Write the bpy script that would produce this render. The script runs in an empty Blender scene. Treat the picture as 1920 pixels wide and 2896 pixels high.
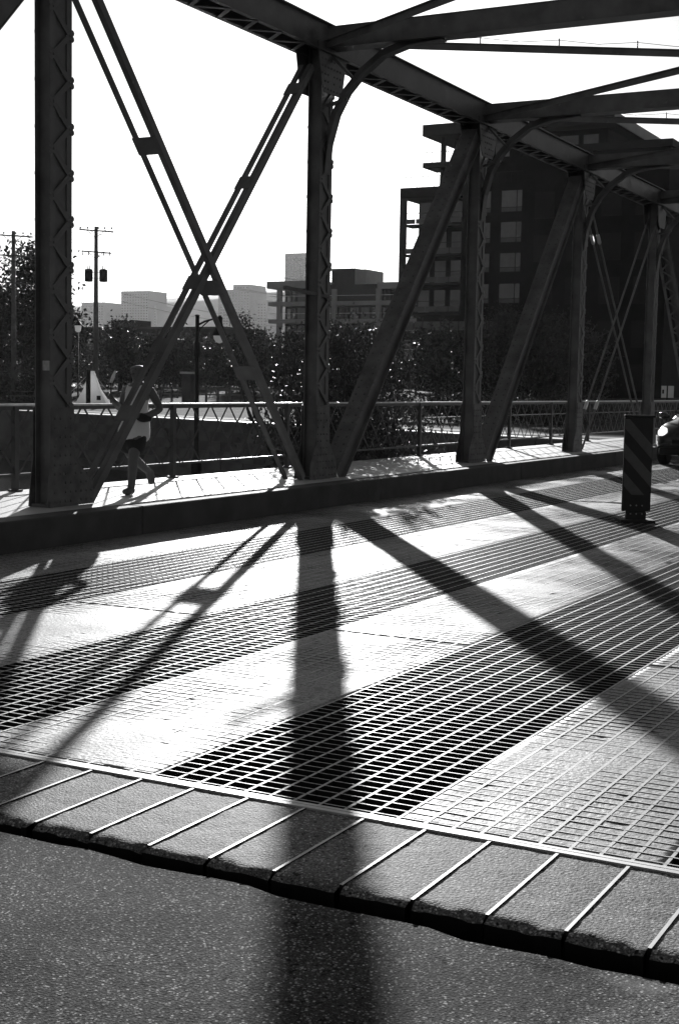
import bpy, bmesh, math, random
import numpy as np
from mathutils import Vector, Matrix, noise
random.seed(7); rng = np.random.default_rng(7)
scene = bpy.context.scene
COL = scene.collection

# ------------------------------------------------------------------ camera
EYE = 1.60
YAW, PITCH, ROLL, FPX = 1.0861334, -0.0908685, 0.0182201, 3952.47      # solved from the photograph's lines
fw = Vector((math.sin(YAW)*math.cos(PITCH), math.cos(YAW)*math.cos(PITCH), math.sin(PITCH)))
r0 = Vector((math.cos(YAW), -math.sin(YAW), 0)); u0 = r0.cross(fw)
rt = math.cos(ROLL)*r0 + math.sin(ROLL)*u0
up = -math.sin(ROLL)*r0 + math.cos(ROLL)*u0
cam_d = bpy.data.cameras.new('camera'); cam = bpy.data.objects.new('camera', cam_d); COL.objects.link(cam)
M = Matrix.Identity(4)
for i in range(3):
    M[i][0] = rt[i]; M[i][1] = up[i]; M[i][2] = -fw[i]
M[2][3] = EYE
cam.matrix_world = M
cam_d.sensor_fit = 'VERTICAL'; cam_d.sensor_height = 36; cam_d.lens = FPX/2896*36
cam_d.clip_start = 0.05; cam_d.clip_end = 20000
scene.camera = cam
DS = 1920/1568
CAMP = Vector((0, 0, EYE))
def ray(u, v):
    return fw + rt*((u*DS-960)/FPX) - up*((v*DS-1448)/FPX)
def at(u, v, depth):                       # a point at a known distance
    return CAMP + ray(u, v)*depth
def on_x(u, v, X):
    d = ray(u, v); return CAMP + d*(X/d.x)

# ------------------------------------------------------------------ sky, sun, exposure
SUN_AZ, SUN_EL = math.radians(61.0), math.radians(13.2)
sdir = Vector((math.sin(SUN_AZ)*math.cos(SUN_EL), math.cos(SUN_AZ)*math.cos(SUN_EL), math.sin(SUN_EL)))
W = bpy.data.worlds.new('World'); scene.world = W; W.use_nodes = True
nt = W.node_tree; bg = nt.nodes['Background']
sky = nt.nodes.new('ShaderNodeTexSky'); sky.sky_type = 'NISHITA'; sky.sun_disc = False
sky.sun_elevation = SUN_EL; sky.sun_rotation = SUN_AZ
sky.air_density = 1.0; sky.dust_density = 1.0; sky.ozone_density = 1.0
bw = nt.nodes.new('ShaderNodeRGBToBW')
nt.links.new(sky.outputs[0], bw.inputs[0]); nt.links.new(bw.outputs[0], bg.inputs[0])
bg.inputs[1].default_value = 0.05
sl = bpy.data.lights.new('sun', 'SUN'); sl.energy = 5.0; sl.angle = math.radians(0.53); sl.color = (1, 1, 1)
so = bpy.data.objects.new('sun', sl); COL.objects.link(so)
so.rotation_euler = (-sdir).to_track_quat('-Z', 'Y').to_euler(); so.location = (60, 35, 40)
vs = scene.view_settings
vs.view_transform = 'Standard'; vs.look = 'None'; vs.exposure = 0.45; vs.gamma = 1.0; vs.use_curve_mapping = False

# ------------------------------------------------------------------ materials (black and white photograph: all greys)
def mat(name, col, rough=0.6, metal=0.0, spec=0.5, var=0.0, scale=4.0, bump=0.0, bscale=60.0, detail=6.0,
        spots=None, rvar=0.0, coat=0.0):
    m = bpy.data.materials.new(name); m.use_nodes = True
    n, l = m.node_tree.nodes, m.node_tree.links
    p = n['Principled BSDF']
    p.inputs['Base Color'].default_value = (col, col, col, 1)
    p.inputs['Roughness'].default_value = rough; p.inputs['Metallic'].default_value = metal
    p.inputs['Specular IOR Level'].default_value = spec
    if coat: p.inputs['Coat Weight'].default_value = coat
    tc = n.new('ShaderNodeTexCoord')
    if var:
        nz = n.new('ShaderNodeTexNoise'); nz.inputs['Scale'].default_value = scale; nz.inputs['Detail'].default_value = detail
        l.new(tc.outputs['Object'], nz.inputs['Vector'])
        mr = n.new('ShaderNodeMapRange'); mr.inputs[1].default_value = .3; mr.inputs[2].default_value = .7
        mr.inputs[3].default_value = max(0, col*(1-var)); mr.inputs[4].default_value = min(1, col*(1+var))
        l.new(nz.outputs[0], mr.inputs[0]); out = mr.outputs[0]
        if spots:                                             # spots: (scale, threshold, colour)
            for (sc, th, c2) in spots:
                n2 = n.new('ShaderNodeTexNoise'); n2.inputs['Scale'].default_value = sc; n2.inputs['Detail'].default_value = 4
                l.new(tc.outputs['Object'], n2.inputs['Vector'])
                m2 = n.new('ShaderNodeMapRange'); m2.inputs[1].default_value = th; m2.inputs[2].default_value = th+.05
                l.new(n2.outputs[0], m2.inputs[0])
                mx = n.new('ShaderNodeMix'); mx.data_type = 'FLOAT'
                l.new(m2.outputs[0], mx.inputs[0]); l.new(out, mx.inputs[2]); mx.inputs[3].default_value = c2
                out = mx.outputs[0]
        l.new(out, p.inputs['Base Color'])
        if rvar:
            mr2 = n.new('ShaderNodeMapRange'); mr2.inputs[1].default_value = .3; mr2.inputs[2].default_value = .7
            mr2.inputs[3].default_value = rough-rvar; mr2.inputs[4].default_value = rough+rvar
            l.new(nz.outputs[0], mr2.inputs[0]); l.new(mr2.outputs[0], p.inputs['Roughness'])
    if bump:
        nb = n.new('ShaderNodeTexNoise'); nb.inputs['Scale'].default_value = bscale; nb.inputs['Detail'].default_value = 5
        l.new(tc.outputs['Object'], nb.inputs['Vector'])
        b = n.new('ShaderNodeBump'); b.inputs['Strength'].default_value = 1.0; b.inputs['Distance'].default_value = bump
        l.new(nb.outputs[0], b.inputs['Height']); l.new(b.outputs[0], p.inputs['Normal'])
    return m

def aggregate(name, base, stone, rough, cell, bump, spec=0.5):
    """asphalt or exposed-aggregate: dark binder with small pale stones set in it"""
    m = bpy.data.materials.new(name); m.use_nodes = True
    n, l = m.node_tree.nodes, m.node_tree.links; p = n['Principled BSDF']
    p.inputs['Roughness'].default_value = rough; p.inputs['Specular IOR Level'].default_value = spec
    tc = n.new('ShaderNodeTexCoord')
    v = n.new('ShaderNodeTexVoronoi'); v.inputs['Scale'].default_value = cell; l.new(tc.outputs['Object'], v.inputs['Vector'])
    v2 = n.new('ShaderNodeTexVoronoi'); v2.inputs['Scale'].default_value = cell*2.3; l.new(tc.outputs['Object'], v2.inputs['Vector'])
    nz = n.new('ShaderNodeTexNoise'); nz.inputs['Scale'].default_value = 2.2; nz.inputs['Detail'].default_value = 8; l.new(tc.outputs['Object'], nz.inputs['Vector'])
    sep = n.new('ShaderNodeSeparateColor'); l.new(v.outputs['Color'], sep.inputs[0])
    mr = n.new('ShaderNodeMapRange'); mr.inputs[1].default_value = .55; mr.inputs[2].default_value = 1.0
    mr.inputs[3].default_value = base; mr.inputs[4].default_value = stone; l.new(sep.outputs[0], mr.inputs[0])
    d = n.new('ShaderNodeMapRange'); d.inputs[1].default_value = .25; d.inputs[2].default_value = .6
    d.inputs[3].default_value = 1; d.inputs[4].default_value = 0; l.new(v.outputs['Distance'], d.inputs[0])
    mx = n.new('ShaderNodeMix'); mx.data_type = 'FLOAT'; mx.inputs[2].default_value = base*.7
    l.new(d.outputs[0], mx.inputs[0]); l.new(mr.outputs[0], mx.inputs[3])
    mul = n.new('ShaderNodeMath'); mul.operation = 'MULTIPLY'
    nr = n.new('ShaderNodeMapRange'); nr.inputs[1].default_value = .3; nr.inputs[2].default_value = .7; nr.inputs[3].default_value = .6; nr.inputs[4].default_value = 1.35
    l.new(nz.outputs[0], nr.inputs[0]); l.new(mx.outputs[0], mul.inputs[0]); l.new(nr.outputs[0], mul.inputs[1])
    s2 = n.new('ShaderNodeSeparateColor'); l.new(v2.outputs['Color'], s2.inputs[0])
    g2 = n.new('ShaderNodeMapRange'); g2.inputs[3].default_value = .35; g2.inputs[4].default_value = 1.75; l.new(s2.outputs[1], g2.inputs[0])
    pit = n.new('ShaderNodeTexNoise'); pit.inputs['Scale'].default_value = cell*.42; pit.inputs['Detail'].default_value = 3; l.new(tc.outputs['Object'], pit.inputs['Vector'])
    pr_ = n.new('ShaderNodeMapRange'); pr_.inputs[1].default_value = .60; pr_.inputs[2].default_value = .66; pr_.inputs[3].default_value = 1; pr_.inputs[4].default_value = .18; l.new(pit.outputs[0], pr_.inputs[0])
    m3 = n.new('ShaderNodeMath'); m3.operation = 'MULTIPLY'; l.new(mul.outputs[0], m3.inputs[0]); l.new(g2.outputs[0], m3.inputs[1])
    m4 = n.new('ShaderNodeMath'); m4.operation = 'MULTIPLY'; m4.use_clamp = True; l.new(m3.outputs[0], m4.inputs[0]); l.new(pr_.outputs[0], m4.inputs[1])
    l.new(m4.outputs[0], p.inputs['Base Color'])
    ad = n.new('ShaderNodeMath'); ad.operation = 'ADD'; l.new(v.outputs['Distance'], ad.inputs[0])
    h2 = n.new('ShaderNodeMath'); h2.operation = 'MULTIPLY'; h2.inputs[1].default_value = .5; l.new(v2.outputs['Distance'], h2.inputs[0]); l.new(h2.outputs[0], ad.inputs[1])
    b = n.new('ShaderNodeBump'); b.invert = True; b.inputs['Strength'].default_value = 1; b.inputs['Distance'].default_value = bump
    l.new(ad.outputs[0], b.inputs['Height']); l.new(b.outputs[0], p.inputs['Normal'])
    return m

M_ = {}
M_['steel'] = mat('painted_steel', .10, .5, var=.45, scale=3, bump=.0015, bscale=40, spots=[(9, .66, .13)], rvar=.1)
M_['steel_worn'] = mat('worn_painted_steel', .075, .5, var=.5, scale=6, bump=.002, bscale=50, spots=[(14, .62, .11)])
M_['bar'] = mat('grating_steel', .36, .6, metal=.2, spec=.4, var=.3, scale=14, bump=.0008, bscale=120, rvar=.1)
M_['concrete'] = mat('deck_concrete', .27, .62, spec=.28, var=.3, scale=2.2, bump=.004, bscale=45, spots=[(22, .58, .13), (70, .57, .08), (150, .60, .10), (7, .62, .15)], rvar=.08)
M_['block'] = aggregate('header_block_concrete', .18, .60, .7, 90, .0016, spec=.10)
M_['asphalt'] = aggregate('asphalt', .085, .55, .85, 105, .0014, spec=.05)
M_['rust_shade'] = mat('rust_shaded_steel_sides', .018, .85, spec=.15, var=.4, scale=20)  # rust, with the shade of the grating gaps put into the colour
M_['edge_steel'] = mat('worn_edge_steel', .45, .55, metal=.3, var=.15, scale=9)
M_['gap_shade'] = mat('joint_gap_shade', .006, .8, spec=.1, var=.3, scale=20)  # near-black colour standing in for shade in the open joint
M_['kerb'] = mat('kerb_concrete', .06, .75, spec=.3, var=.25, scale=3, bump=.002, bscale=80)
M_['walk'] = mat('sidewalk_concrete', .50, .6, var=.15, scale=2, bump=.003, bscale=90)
M_['quay'] = mat('quay_stone', .10, .8, var=.4, scale=.8, bump=.02, bscale=4)
M_['coping'] = mat('coping_concrete', .55, .55, var=.2, scale=1)
M_['lawn'] = mat('lawn', .05, .95, spec=.04, var=.5, scale=.3, bump=.03, bscale=12)
M_['path'] = mat('path_gravel', .20, .9, spec=.1, var=.2, scale=.6)
M_['water'] = mat('canal_water', .01, .12, spec=.5, var=.2, scale=1, bump=.01, bscale=2.5)
M_['leaf'] = mat('leaf', .035, .6, var=.5, scale=.9)
M_['leaf_pale'] = mat('pale_leaf', .07, .43, var=.4, scale=1.2)
M_['bark'] = mat('bark', .05, .8, var=.4, scale=8, bump=.01, bscale=20)
M_['wood'] = mat('weathered_wood', .10, .75, var=.4, scale=5)
M_['black'] = mat('black_paint', .010, .5, spec=.3, var=.3, scale=5)
M_['rail'] = mat('railing_paint', .05, .42, var=.3, scale=5)
M_['handrail'] = mat('handrail_metal', .55, .33, metal=.6, var=.2, scale=6)
M_['white'] = mat('white_plastic', .75, .4, var=.05, scale=3)
M_['canvas'] = mat('tent_canvas', .42, .8, var=.12, scale=3)
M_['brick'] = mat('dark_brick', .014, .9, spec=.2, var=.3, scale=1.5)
M_['slab'] = mat('slab_edge', .03, .8, spec=.3, var=.2, scale=1)
M_['frame_conc'] = mat('pale_concrete_frame', .30, .7, var=.1, scale=.6)
M_['glass'] = mat('window_glass', .02, .06, spec=.9, var=.3, scale=.35)
M_['glass_guard'] = mat('frosted_guard_glass', .13, .3, spec=.5, var=.25, scale=.8)
M_['reflection_pane'] = mat('painted_reflection', .27, .6, var=.15, scale=2)  # pale panes, the sky's reflection put into the colour
M_['tower'] = mat('tower_facade', .12, .7, var=.2, scale=.02)
M_['hill'] = mat('wooded_hill', .06, .8, var=.4, scale=.02)
M_['shirt'] = mat('white_cotton', .75, .85, var=.05, scale=8, bump=.004, bscale=14)
M_['shorts'] = mat('black_cloth', .015, .8, var=.3, scale=9)
M_['skin'] = mat('skin', .10, .5, var=.1, scale=9)
M_['hair'] = mat('hair', .012, .5, var=.3, scale=30)
M_['shoe'] = mat('shoe', .10, .6, var=.3, scale=20)
M_['stripe'] = mat('grey_reflective_stripe', .07, .6, spec=.3, var=.15, scale=9)
M_['carpaint'] = mat('dark_car_paint', .02, .25, var=.1, scale=3, coat=.6)
M_['tyre'] = mat('tyre_rubber', .015, .8, var=.2, scale=20)
M_['rim'] = mat('alloy_rim', .35, .35, metal=.7, var=.1, scale=9)
M_['sticker'] = mat('pale_sticker', .42, .6, var=.2, scale=30)
M_['weld'] = mat('weathered_post_wood', .14, .8, var=.3, scale=3)
def cloth_translucent(m, w):
    n, l = m.node_tree.nodes, m.node_tree.links; p = n['Principled BSDF']
    t = n.new('ShaderNodeBsdfTranslucent'); mx = n.new('ShaderNodeMixShader'); mx.inputs[0].default_value = w
    t.inputs[0].default_value = (.85,.85,.85,1)
    l.new(p.outputs[0], mx.inputs[1]); l.new(t.outputs[0], mx.inputs[2]); l.new(mx.outputs[0], n['Material Output'].inputs[0])
cloth_translucent(M_['canvas'], .65); cloth_translucent(M_['shirt'], .12)
def emis(name, col, s):
    m = mat(name, col, .3); p = m.node_tree.nodes['Principled BSDF']
    p.inputs['Emission Color'].default_value = (1, 1, 1, 1); p.inputs['Emission Strength'].default_value = s
    return m
M_['headlamp'] = emis('lit_headlamp', .7, .8)
M_['globe'] = mat('lamp_globe', .75, .3, var=.05, scale=5); cloth_translucent(M_['globe'], .75)

# ------------------------------------------------------------------ builders
def tag(o, label=None, cat=None, group=None, kind=None):
    if label: o['label'] = label
    if cat: o['category'] = cat
    if group: o['group'] = group
    if kind: o['kind'] = kind
    return o
def empty(name, loc, label, cat, group=None):
    o = bpy.data.objects.new(name, None); COL.objects.link(o); o.location = loc; o.empty_display_size = .2
    return tag(o, label, cat, group)
def root_loc(o):
    v = Vector((0, 0, 0))
    while o: v = v + o.location; o = o.parent
    return v
class MB:
    def __init__(s): s.v = []; s.f = []
    def add(s, vs, fs):
        b = len(s.v); s.v += [tuple(x) for x in vs]; s.f += [tuple(i+b for i in f) for f in fs]; return s
    def box(s, x0, x1, y0, y1, z0, z1):
        return s.add([(x0,y0,z0),(x1,y0,z0),(x1,y1,z0),(x0,y1,z0),(x0,y0,z1),(x1,y0,z1),(x1,y1,z1),(x0,y1,z1)],
                     [(3,2,1,0),(4,5,6,7),(0,1,5,4),(1,2,6,5),(2,3,7,6),(3,0,4,7)])
    def beam(s, p, q, w, h, side=(0,1,0)):         # w along 'side', h along the other normal
        p, q = Vector(p), Vector(q); d = (q-p).normalized(); a = Vector(side); a = (a-d*a.dot(d)).normalized(); b = d.cross(a)
        vs = []
        for c in (p, q):
            for (i, j) in ((-1,-1),(1,-1),(1,1),(-1,1)): vs.append(c+a*(i*w/2)+b*(j*h/2))
        return s.add(vs, [(3,2,1,0),(4,5,6,7),(0,1,5,4),(1,2,6,5),(2,3,7,6),(3,0,4,7)])
    def prism(s, pts, y0, y1):                      # polygon in XZ extruded in Y
        n = len(pts)
        vs = [(x,y0,z) for x,z in pts]+[(x,y1,z) for x,z in pts]
        return s.add(vs, [tuple(range(n)), tuple(reversed(range(n,2*n)))]+[(i,(i+1)%n+0 if False else i+n,(i+1)%n+n,(i+1)%n) for i in range(n)])
    def tube(s, pts, rs, n=8, cap=True):
        pts = [Vector(p) for p in pts]
        if not hasattr(rs, '__len__'): rs = [rs]*len(pts)
        b = len(s.v); prev = None
        for k, p in enumerate(pts):
            d = (pts[min(k+1,len(pts)-1)]-pts[max(k-1,0)]).normalized()
            a = prev if prev is not None else (Vector((0,0,1)) if abs(d.z) < .9 else Vector((1,0,0)))
            a = (a-d*a.dot(d)).normalized(); prev = a; c = d.cross(a)
            for i in range(n):
                t = 2*math.pi*i/n; s.v.append(tuple(p+(a*math.cos(t)+c*math.sin(t))*rs[k]))
        for k in range(len(pts)-1):
            for i in range(n):
                j = (i+1)%n; s.f.append((b+k*n+i, b+k*n+j, b+(k+1)*n+j, b+(k+1)*n+i))
        if cap:
            s.f.append(tuple(b+i for i in reversed(range(n)))); s.f.append(tuple(b+(len(pts)-1)*n+i for i in range(n)))
        return s
    def lathe(s, c, prof, n=16):                    # prof [(r,z)]
        return s.tube([(c[0],c[1],c[2]+z) for r,z in prof], [max(r,.001) for r,z in prof], n)
    def dome(s, c, r, nrm, h=.55):                  # rivet head: low pyramid-ish dome
        nrm = Vector(nrm).normalized(); a = nrm.orthogonal().normalized(); d = nrm.cross(a); c = Vector(c)
        vs = [c+(a*math.cos(t)+d*math.sin(t))*r for t in [i*math.pi/3 for i in range(6)]]
        vs += [c+nrm*r*h+(a*math.cos(t)+d*math.sin(t))*r*.55 for t in [i*math.pi/3 for i in range(6)]]
        return s.add(vs, [(i,(i+1)%6,6+(i+1)%6,6+i) for i in range(6)]+[tuple(range(6,12))])
    def mesh(s, name, off=Vector((0,0,0)), smooth=False):
        me = bpy.data.meshes.new(name)
        me.from_pydata([(x-off[0],y-off[1],z-off[2]) for x,y,z in s.v], [], s.f); me.update()
        bm = bmesh.new(); bm.from_mesh(me); bmesh.ops.recalc_face_normals(bm, faces=bm.faces); bm.to_mesh(me); bm.free()
        if smooth: me.polygons.foreach_set('use_smooth', [True]*len(me.polygons))
        return me
    def build(s, name, m, parent=None, smooth=False, bevel=0, kind=None, label=None, cat=None, group=None, at=None):
        off = root_loc(parent) if parent else (Vector(at) if at is not None else Vector((0,0,0)))
        me = s.mesh(name, off, smooth); me.materials.append(M_[m])
        o = bpy.data.objects.new(name, me); COL.objects.link(o)
        if parent: o.parent = parent
        elif at is not None: o.location = off
        if bevel:
            b = o.modifiers.new('bevel','BEVEL'); b.width = bevel; b.segments = 2; b.limit_method = 'ANGLE'
        return tag(o, label, cat, group, kind)
def inst(me, name, parent, loc, rot=(0,0,0), scale=(1,1,1)):
    o = bpy.data.objects.new(name, me); COL.objects.link(o); o.parent = parent
    o.location = Vector(loc)-root_loc(parent); o.rotation_euler = rot; o.scale = scale
    return o
def copy_tree(o, parent=None):
    c = o.copy(); COL.objects.link(c); c.parent = parent
    for ch in list(o.children): copy_tree(ch, c)
    return c
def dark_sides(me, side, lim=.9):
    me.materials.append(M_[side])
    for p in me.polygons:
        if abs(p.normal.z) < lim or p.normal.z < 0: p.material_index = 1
def one(name, m, fn, **k):
    b = MB(); fn(b); return b.build(name, m, **k)

# ------------------------------------------------------------------ ground, canal, banks
ZW = -2.4
quay_pts = [(38.5, 8.0), (41.5, 14.0), (45.3, 24.0), (49.4, 34.1), (53.9, 46.5), (62, 70), (110, 200), (500, 1250)]   # far canal edge
def quay_x(y):
    for (x0,y0),(x1,y1) in zip(quay_pts, quay_pts[1:]):
        if y <= y1: return x0+(x1-x0)*(y-y0)/(y1-y0)
    return quay_pts[-1][0]
def bank_z(d):                                     # the park rises gently behind the quay
    t = min(1, max(0, (d-14)/45)); return 1.15*t*t*(3-2*t)
b = MB(); cols = [0, .7, 3.0, 4.6, 9, 14, 20, 26, 33, 40, 48, 59, 90, 160, 300, 800, 2500, 6000]
rows = [8.0, 11, 14, 19, 24, 29, 34.1, 40, 46.5, 58, 70, 110, 200, 500, 1250, 4000]
vid = {}
for j, y in enumerate(rows):
    for i, d in enumerate(cols):
        vid[i,j] = len(b.v); b.v.append((quay_x(y)+d, y, bank_z(d)))
lawn_f = []; path_f = []; cop_f = []
for j in range(len(rows)-1):
    for i in range(len(cols)-1):
        (cop_f if i == 0 else path_f if i == 2 else lawn_f).append((vid[i,j], vid[i+1,j], vid[i+1,j+1], vid[i,j+1]))
def sub(fs, name, m, dz=0):
    q = MB(); q.v = [(x,y,z+dz) for x,y,z in b.v]; q.f = fs
    o = q.build(name, m, kind='structure', smooth=False)
    bm = bmesh.new(); bm.from_mesh(o.data); bmesh.ops.delete(bm, geom=[v for v in bm.verts if not v.link_faces], context='VERTS'); bm.to_mesh(o.data); bm.free()
    return o
sub(lawn_f, 'park_lawn', 'lawn'); sub(path_f, 'park_path', 'path', .004); cop = sub(cop_f, 'quay_coping', 'coping', .05)
# land south of the bridge axis and beyond it, the road runs on it
one('ground', 'lawn', lambda q: q.add([(45,7.95,-.03),(6000,7.95,-.03),(6000,-4000,-.03),(45,-4000,-.03)], [(0,1,2,3)]), kind='structure')
one('near_bank', 'lawn', lambda q: q.add([(-3000,-4000,-.12),(3.7,-4000,-.12),(3.7,4000,-.12),(-3000,4000,-.12)], [(0,1,2,3)]), kind='structure')
one('canal_water', 'water', lambda q: q.add([(-50,-4000,ZW),(900,-4000,ZW),(900,4000,ZW),(-50,4000,ZW)], [(0,1,2,3)]), kind='structure')
# quay wall built of stone courses
qw = empty('quay_wall', (45, 24, ZW), 'shaded stone quay wall along the far side of the canal', 'wall')
q = MB()
for (x0,y0),(x1,y1) in zip(quay_pts, quay_pts[1:]):
    q.add([(x0,y0,ZW-.6),(x1,y1,ZW-.6),(x1,y1,.03),(x0,y0,.03)], [(0,1,2,3)])
    q.add([(x0,y0,.048),(x1,y1,.048),(x1,y1,-.18),(x0,y0,-.18)], [(0,1,2,3)]) if False else None
q.build('wall_face', 'quay', qw)
stone = MB().box(-.07, .07, -.74, .74, -.19, .19).mesh('quay_stone'); stone.materials.append(M_['quay'])
for (xa, ya), (xb, yb) in (((41.5,14.0),(45.3,24.0)), ((45.3,24.0),(49.4,34.1)), ((49.4,34.1),(53.9,46.5))):
    d = Vector((xb-xa, yb-ya, 0)); L = d.length; d.normalize(); ang = math.atan2(d.y, d.x)-math.pi/2
    for k in range(5):
        for i in range(int(L/1.52)):
            yy = ya+d.y*(i*1.52+(.76 if k % 2 else 0)+.4)
            inst(stone, 'stone', qw, (quay_x(yy)-.02+random.uniform(-.015,.01), yy, -.2-.4*k), (0,0,ang))
# near abutment below the joint
one('abutment', 'quay', lambda q: q.box(3.72, 4.45, -30, 40, ZW-.5, -.16), kind='structure')
one('planted_bank', 'lawn', lambda q: q.prism([(21.2,ZW-.4),(22.3,-.5),(27,-.5),(29,ZW-.4)], 11.15, 17), kind='structure')
one('mooring_pier', 'quay', lambda q: q.box(39.3, 41.2, 24.5, 27.5, ZW-.5, -1.7), kind='structure')

# ------------------------------------------------------------------ asphalt approach and header joint
def asph_z(y): return -0.008-0.0065*max(0, 5.3-min(y, 5.3))
q = MB(); xs = list(np.linspace(1.2, 3.81, 40))+[]; xs = [-60, -20, -6, 0]+xs; ys = [-40, -15, -5]+list(np.linspace(-2, 7, 70))+[8.6]
for i, x in enumerate(xs):
    for j, y in enumerate(ys):
        z = asph_z(y)
        if 1.2 <= x <= 3.82 and -2 <= y <= 7:
            z += .006*noise.noise((x*1.3, y*1.3, 3)) + .0025*noise.noise((x*9, y*9, 1))
        ex = -.004-.0135*max(0, 5.6-y)+.026*noise.noise((y*5, 7.7, 0))+.020*noise.noise((y*17, 2.7, 0)) if x > 3.80 else (-.004-.0135*max(0, min(5.6, 5.6-y)) if x > 3.70 else 0)
        q.v.append((x+ex, y, z))
n = len(ys)
q.f = [(i*n+j, (i+1)*n+j, (i+1)*n+j+1, i*n+j+1) for i in range(len(xs)-1) for j in range(n-1)]
q.build('asphalt_road', 'asphalt', kind='structure', smooth=True)

# paler patch of asphalt, a thin overlay
M_['asphalt_pale'] = aggregate('pale_asphalt', .17, .60, .85, 105, .0014, spec=.05)
def flat(u, v, z=-.035): d = ray(u, v); t_ = (z-EYE)/d.z; return CAMP+d*t_
q = MB(); pts = [flat(u, v) for u, v in ((1300,2400),(1352,2352),(1400,2338),(1440,2312),(1500,2306),(1575,2286),(1660,2290),(1800,2600),(1250,2600))]
q.v = [(p.x, p.y, asph_z(p.y)+.0075) for p in pts]+[(p.x, p.y, asph_z(p.y)-.02) for p in pts]; n = len(pts)
q.f = [tuple(range(n))]+[(i,(i+1)%n,n+(i+1)%n,n+i) for i in range(n)]
q.build('asphalt_patch', 'asphalt_pale', kind='structure')
deck = bpy.data.objects.new('bridge_deck', None); COL.objects.link(deck); tag(deck, kind='structure'); deck.location = (4.57, 3.26, 0)
X0, X1, CELL = 4.59, 45.0, 0.1108
YC = 3.26
# header blocks with steel dividers
bl_w = .2505
def block_mesh(seed):
    q = MB(); nx, ny = 26, 10; x0, x1 = 3.845, 4.525; w = bl_w-.0125
    for i in range(nx+1):
        for j in range(ny+1):
            u = i/nx; y = -w/2+w*j/ny; x = x0+(x1-x0)*u
            chip = .030*noise.noise((y*14+seed*7, seed*3.1, 0))+.018*noise.noise((y*40, seed*5.3, 2))
            e = max(0, 1-(x-x0-.01-chip)/.045)           # rounded, broken leading edge
            z = -.003-.012*e*e+.0016*noise.noise((x*13, y*13, seed))*(1+3*e)+.0016*noise.noise((x*60, y*60, seed))
            q.v.append((x+(chip if i == 0 else 0), y, z))
    m_ = ny+1
    q.f = [(i*m_+j, (i+1)*m_+j, (i+1)*m_+j+1, i*m_+j+1) for i in range(nx) for j in range(ny)]
    b0 = len(q.v)
    for j in range(m_): x, y, z = q.v[j]; q.v.append((x+.01, y, -.16))
    q.f += [(j, j+1, b0+j+1, b0+j) for j in range(ny)]
    me = q.mesh('header_block', Vector((4.57,0,0)), True); me.materials.append(M_['block']); dark_sides(me, 'gap_shade', .25); return me  # block fronts coloured with the shade of the open joint
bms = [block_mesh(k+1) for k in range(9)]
div = MB().box(-.70, -.035, -.006, .006, -.14, .002).mesh('divider_strip'); div.materials.append(M_['edge_steel']); dark_sides(div, 'rust_shade')
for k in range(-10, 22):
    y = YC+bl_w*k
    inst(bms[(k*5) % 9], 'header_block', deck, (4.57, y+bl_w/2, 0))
    inst(div, 'divider_strip', deck, (4.57, y, 0))
one('edge_angle', 'edge_steel', lambda q: (q.box(4.527, 4.553, .84, 8.6, -.12, .004), q.box(4.5532, 4.564, .84, 8.6, -.12, -.012), q.box(4.5642, 4.585, .84, 8.6, -.12, .002)), parent=deck)
# long bars
lb = MB().box(0, X1-X0, -.0065, .0065, -.10, 0).mesh('grating_bar'); lb.materials.append(M_['bar']); dark_sides(lb, 'rust_shade')
kmin, kmax = -21, 48
for k in range(kmin, kmax+1):
    inst(lb, 'grating_bar', deck, (X0, YC+CELL*k, -.0012-.001*random.random()), (0, 0, random.uniform(-.00003,.00003)))
# crossbars: far too many to pick apart, one part
q = MB(); x = X0+.03; dents = {}
while x < X1:
    jx = x+random.uniform(-.0025,.0025); t = .0038
    q.box(jx-t, jx+t, .86, 8.6, -.07, -.0008-random.random()*.001); x += .0725
cb = q.build('crossbars', 'bar', deck, kind='stuff'); dark_sides(cb.data, 'rust_shade')
# concrete filling between the bars of every other strip
strips = [(-38, -29), (-19, -10), (-9+9-9, 0)]
fills = [(-21, -29)]
conc = [(38, 48.4), (18, 28), (0, 9), (-19, -10)]
joints = [4.60, 7.98, 13.6, 19.2, 24.8, 30.4, 36.0, 41.6, 45.0]
for (ka, kb) in conc:
    ya, yb = YC+CELL*ka, YC+CELL*kb
    for ji, (xa, xb) in enumerate(zip(joints, joints[1:])):
        q = MB(); step = .035 if xb < 9 else .06 if xb < 20 else .3
        nx = max(2, int((xb-xa-.012)/step)); ny = max(2, int((yb-ya)/min(step,.05)))
        for i in range(nx+1):
            for j in range(ny+1):
                x = xa+.006+(xb-xa-.012)*i/nx; y = ya+.004+(yb-ya-.008)*j/ny
                z = -.0031+.0038*noise.noise((x*.9, y*1.3, ka))+.0014*noise.noise((x*6, y*6, ka))
                pit = noise.noise((x*9+50, y*11, ka*2))
                if pit > .46: z -= .014*(pit-.46)
                q.v.append((x, y, z))
        n = ny+1
        q.f = [(i*n+j, (i+1)*n+j, (i+1)*n+j+1, i*n+j+1) for i in range(nx) for j in range(ny)]
        # side walls so that the slab has thickness
        for (i, a) in ((0, 0), (nx, 1)):
            pass
        b0 = len(q.v); per = [i*n for i in range(nx+1)]+[nx*n+j for j in range(1, n)]+[i*n+ny for i in range(nx-1, -1, -1)]+[j for j in range(ny-1, 0, -1)]
        for p in per: x, y, z = q.v[p]; q.v.append((x, y, -.095))
        L_ = len(per); q.f += [(per[i], per[(i+1)%L_], b0+(i+1)%L_, b0+i) for i in range(L_)]
        q.build('concrete_panel', 'concrete', deck, smooth=True)
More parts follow.
